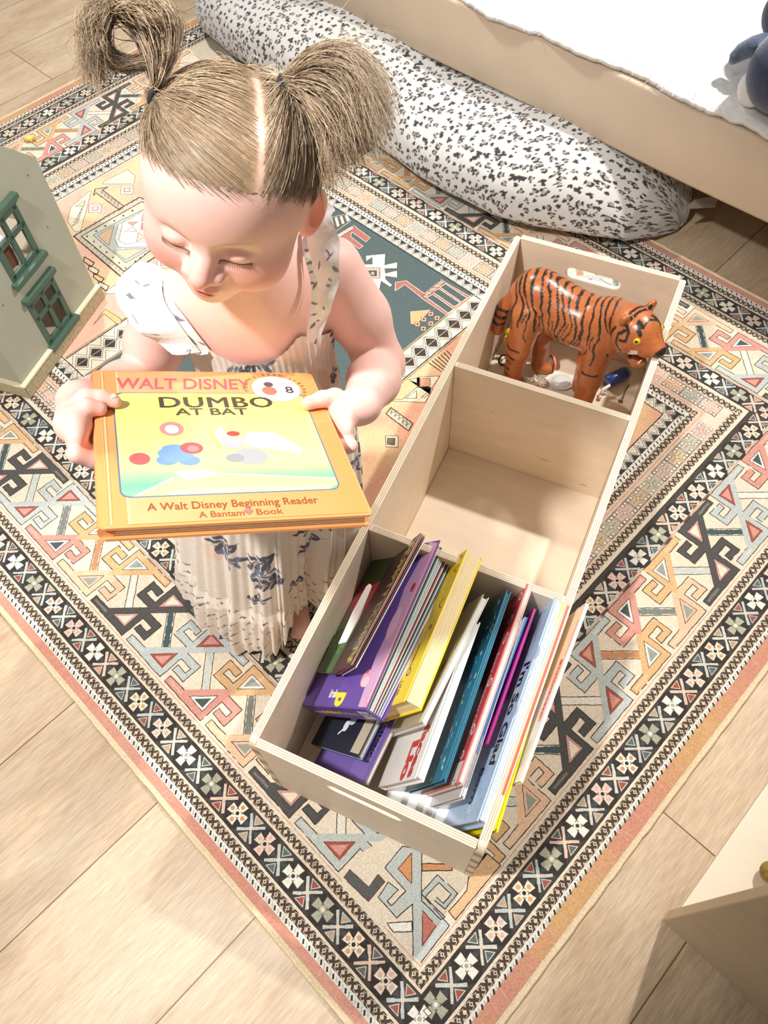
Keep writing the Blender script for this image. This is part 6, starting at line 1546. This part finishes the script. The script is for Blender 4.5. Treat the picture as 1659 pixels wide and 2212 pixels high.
# plain bat, ball and cap shapes stand in for the figures
A.circ(.0640, .0930, .0150, (124, 162, 214), 7, ry=.0130); A.circ(.0560, .0830, .0090, (120, 156, 212), 6.8, ry=.007); A.circ(.0740, .0820, .0090, (120, 156, 212), 6.8, ry=.007)
A.circ(.0780, .1000, .0098, (214, 96, 100), 8, ry=.0085); A.circ(.0790, .0990, .0050, (230, 140, 140), 9, ry=.0045); A.circ(.0640, .1300, .0105, (232, 146, 146), 7, ry=.0110); A.circ(.0640, .1290, .0060, (246, 226, 220), 8, ry=.007)
A.circ(.0340, .0860, .0085, (228, 104, 106), 7, ry=.0085); A.circ(.0500, .1060, .0040, (240, 226, 160), 7, ry=.009)
A.circ(.1270, .0860, .0150, (168, 172, 176), 7, ry=.0120); A.circ(.1140, .1080, .0110, (176, 180, 184), 8, ry=.0100); A.circ(.1130, .0840, .0080, (150, 156, 162), 8, ry=.006)
A.poly([(.1230, .1080), (.1310, .1240), (.1540, .1220), (.1760, .0960), (.1720, .0880), (.1480, .0960), (.1300, .1000)], (226, 224, 212), 6)
A.poly([(.1040, .1060), (.1000, .1200), (.1065, .1340), (.1130, .1180)], (222, 220, 208), 6); A.circ(.1170, .1210, .0060, (200, 80, 70), 9, ry=.0040)
A.stroke([(.0960, .1280), (.1020, .0990)], .0036, (240, 208, 130), 9)
[A.text('DUMBO', .0552+dx, .1645+dy, .0182, (62, 62, 52), 8+dx*500, 0, 1.10, space=1.08) for dx, dy in ((0, 0), (.0007, .0004), (-.0007, .0002))]; A.text('AT BAT', .0700, .1520, .0112, (70, 66, 52), 8, .02, 1.22)
A.text('WALT DISNEY', .0200, .1975, .0190, (222, 92, 104), 8, .015, .72, .12)
CX_, CY_ = .1715, .1985
A.circ(CX_, CY_, .0243, (252, 248, 240), 7.5, ry=.0235, n=30); A.circ(CX_, CY_, .0248, (150, 130, 120), 7, ry=.0240, n=30)
A.text('8', CX_+.0085, CY_-.0080, .0120, (66, 62, 70), 10, .02); A.text('VOLUME', CX_+.003, CY_+.0085, .0030, (90, 90, 90), 10)
A.circ(CX_-.0075, CY_-.0040, .0075, (226, 116, 96), 9, ry=.008); A.circ(CX_-.0065, CY_+.0080, .0048, (80, 76, 80), 9)
for i, ch in enumerate('FUN-TO-READ LIBRARY'):
    a = math.radians(188-11.5*i)
    
    x = CX_+.0275*math.cos(a); y = CY_+.0268*math.sin(a)
    if ch != ' ': A.text(ch, x-.001, y-.001, .0036, (120, 80, 52), 9, .01, 1.0, rot=a-math.pi/2)
A.text('A Walt Disney Beginning Reader', .0354, .0180, .0090, (150, 84, 52), 8, .012, .80); A.text('A Bantam', .0734, .0068, .0072, (160, 90, 56), 8, .01, .88); A.text('Book', .1180, .0068, .0072, (160, 90, 56), 8, .01, 1.0)
A.circ(.1110, .0120, .0022, (226, 110, 120), 9, n=10); A.circ(.1142, .0120, .0022, (226, 110, 120), 9, n=10); A.poly([(.1090, .0113), (.1162, .0113), (.1126, .0070)], (226, 110, 120), 9)
A.build('cover_print', mat('glossy_print', attr=True, rough=.25, var=.02, vs=20, coat=.4), cvr)
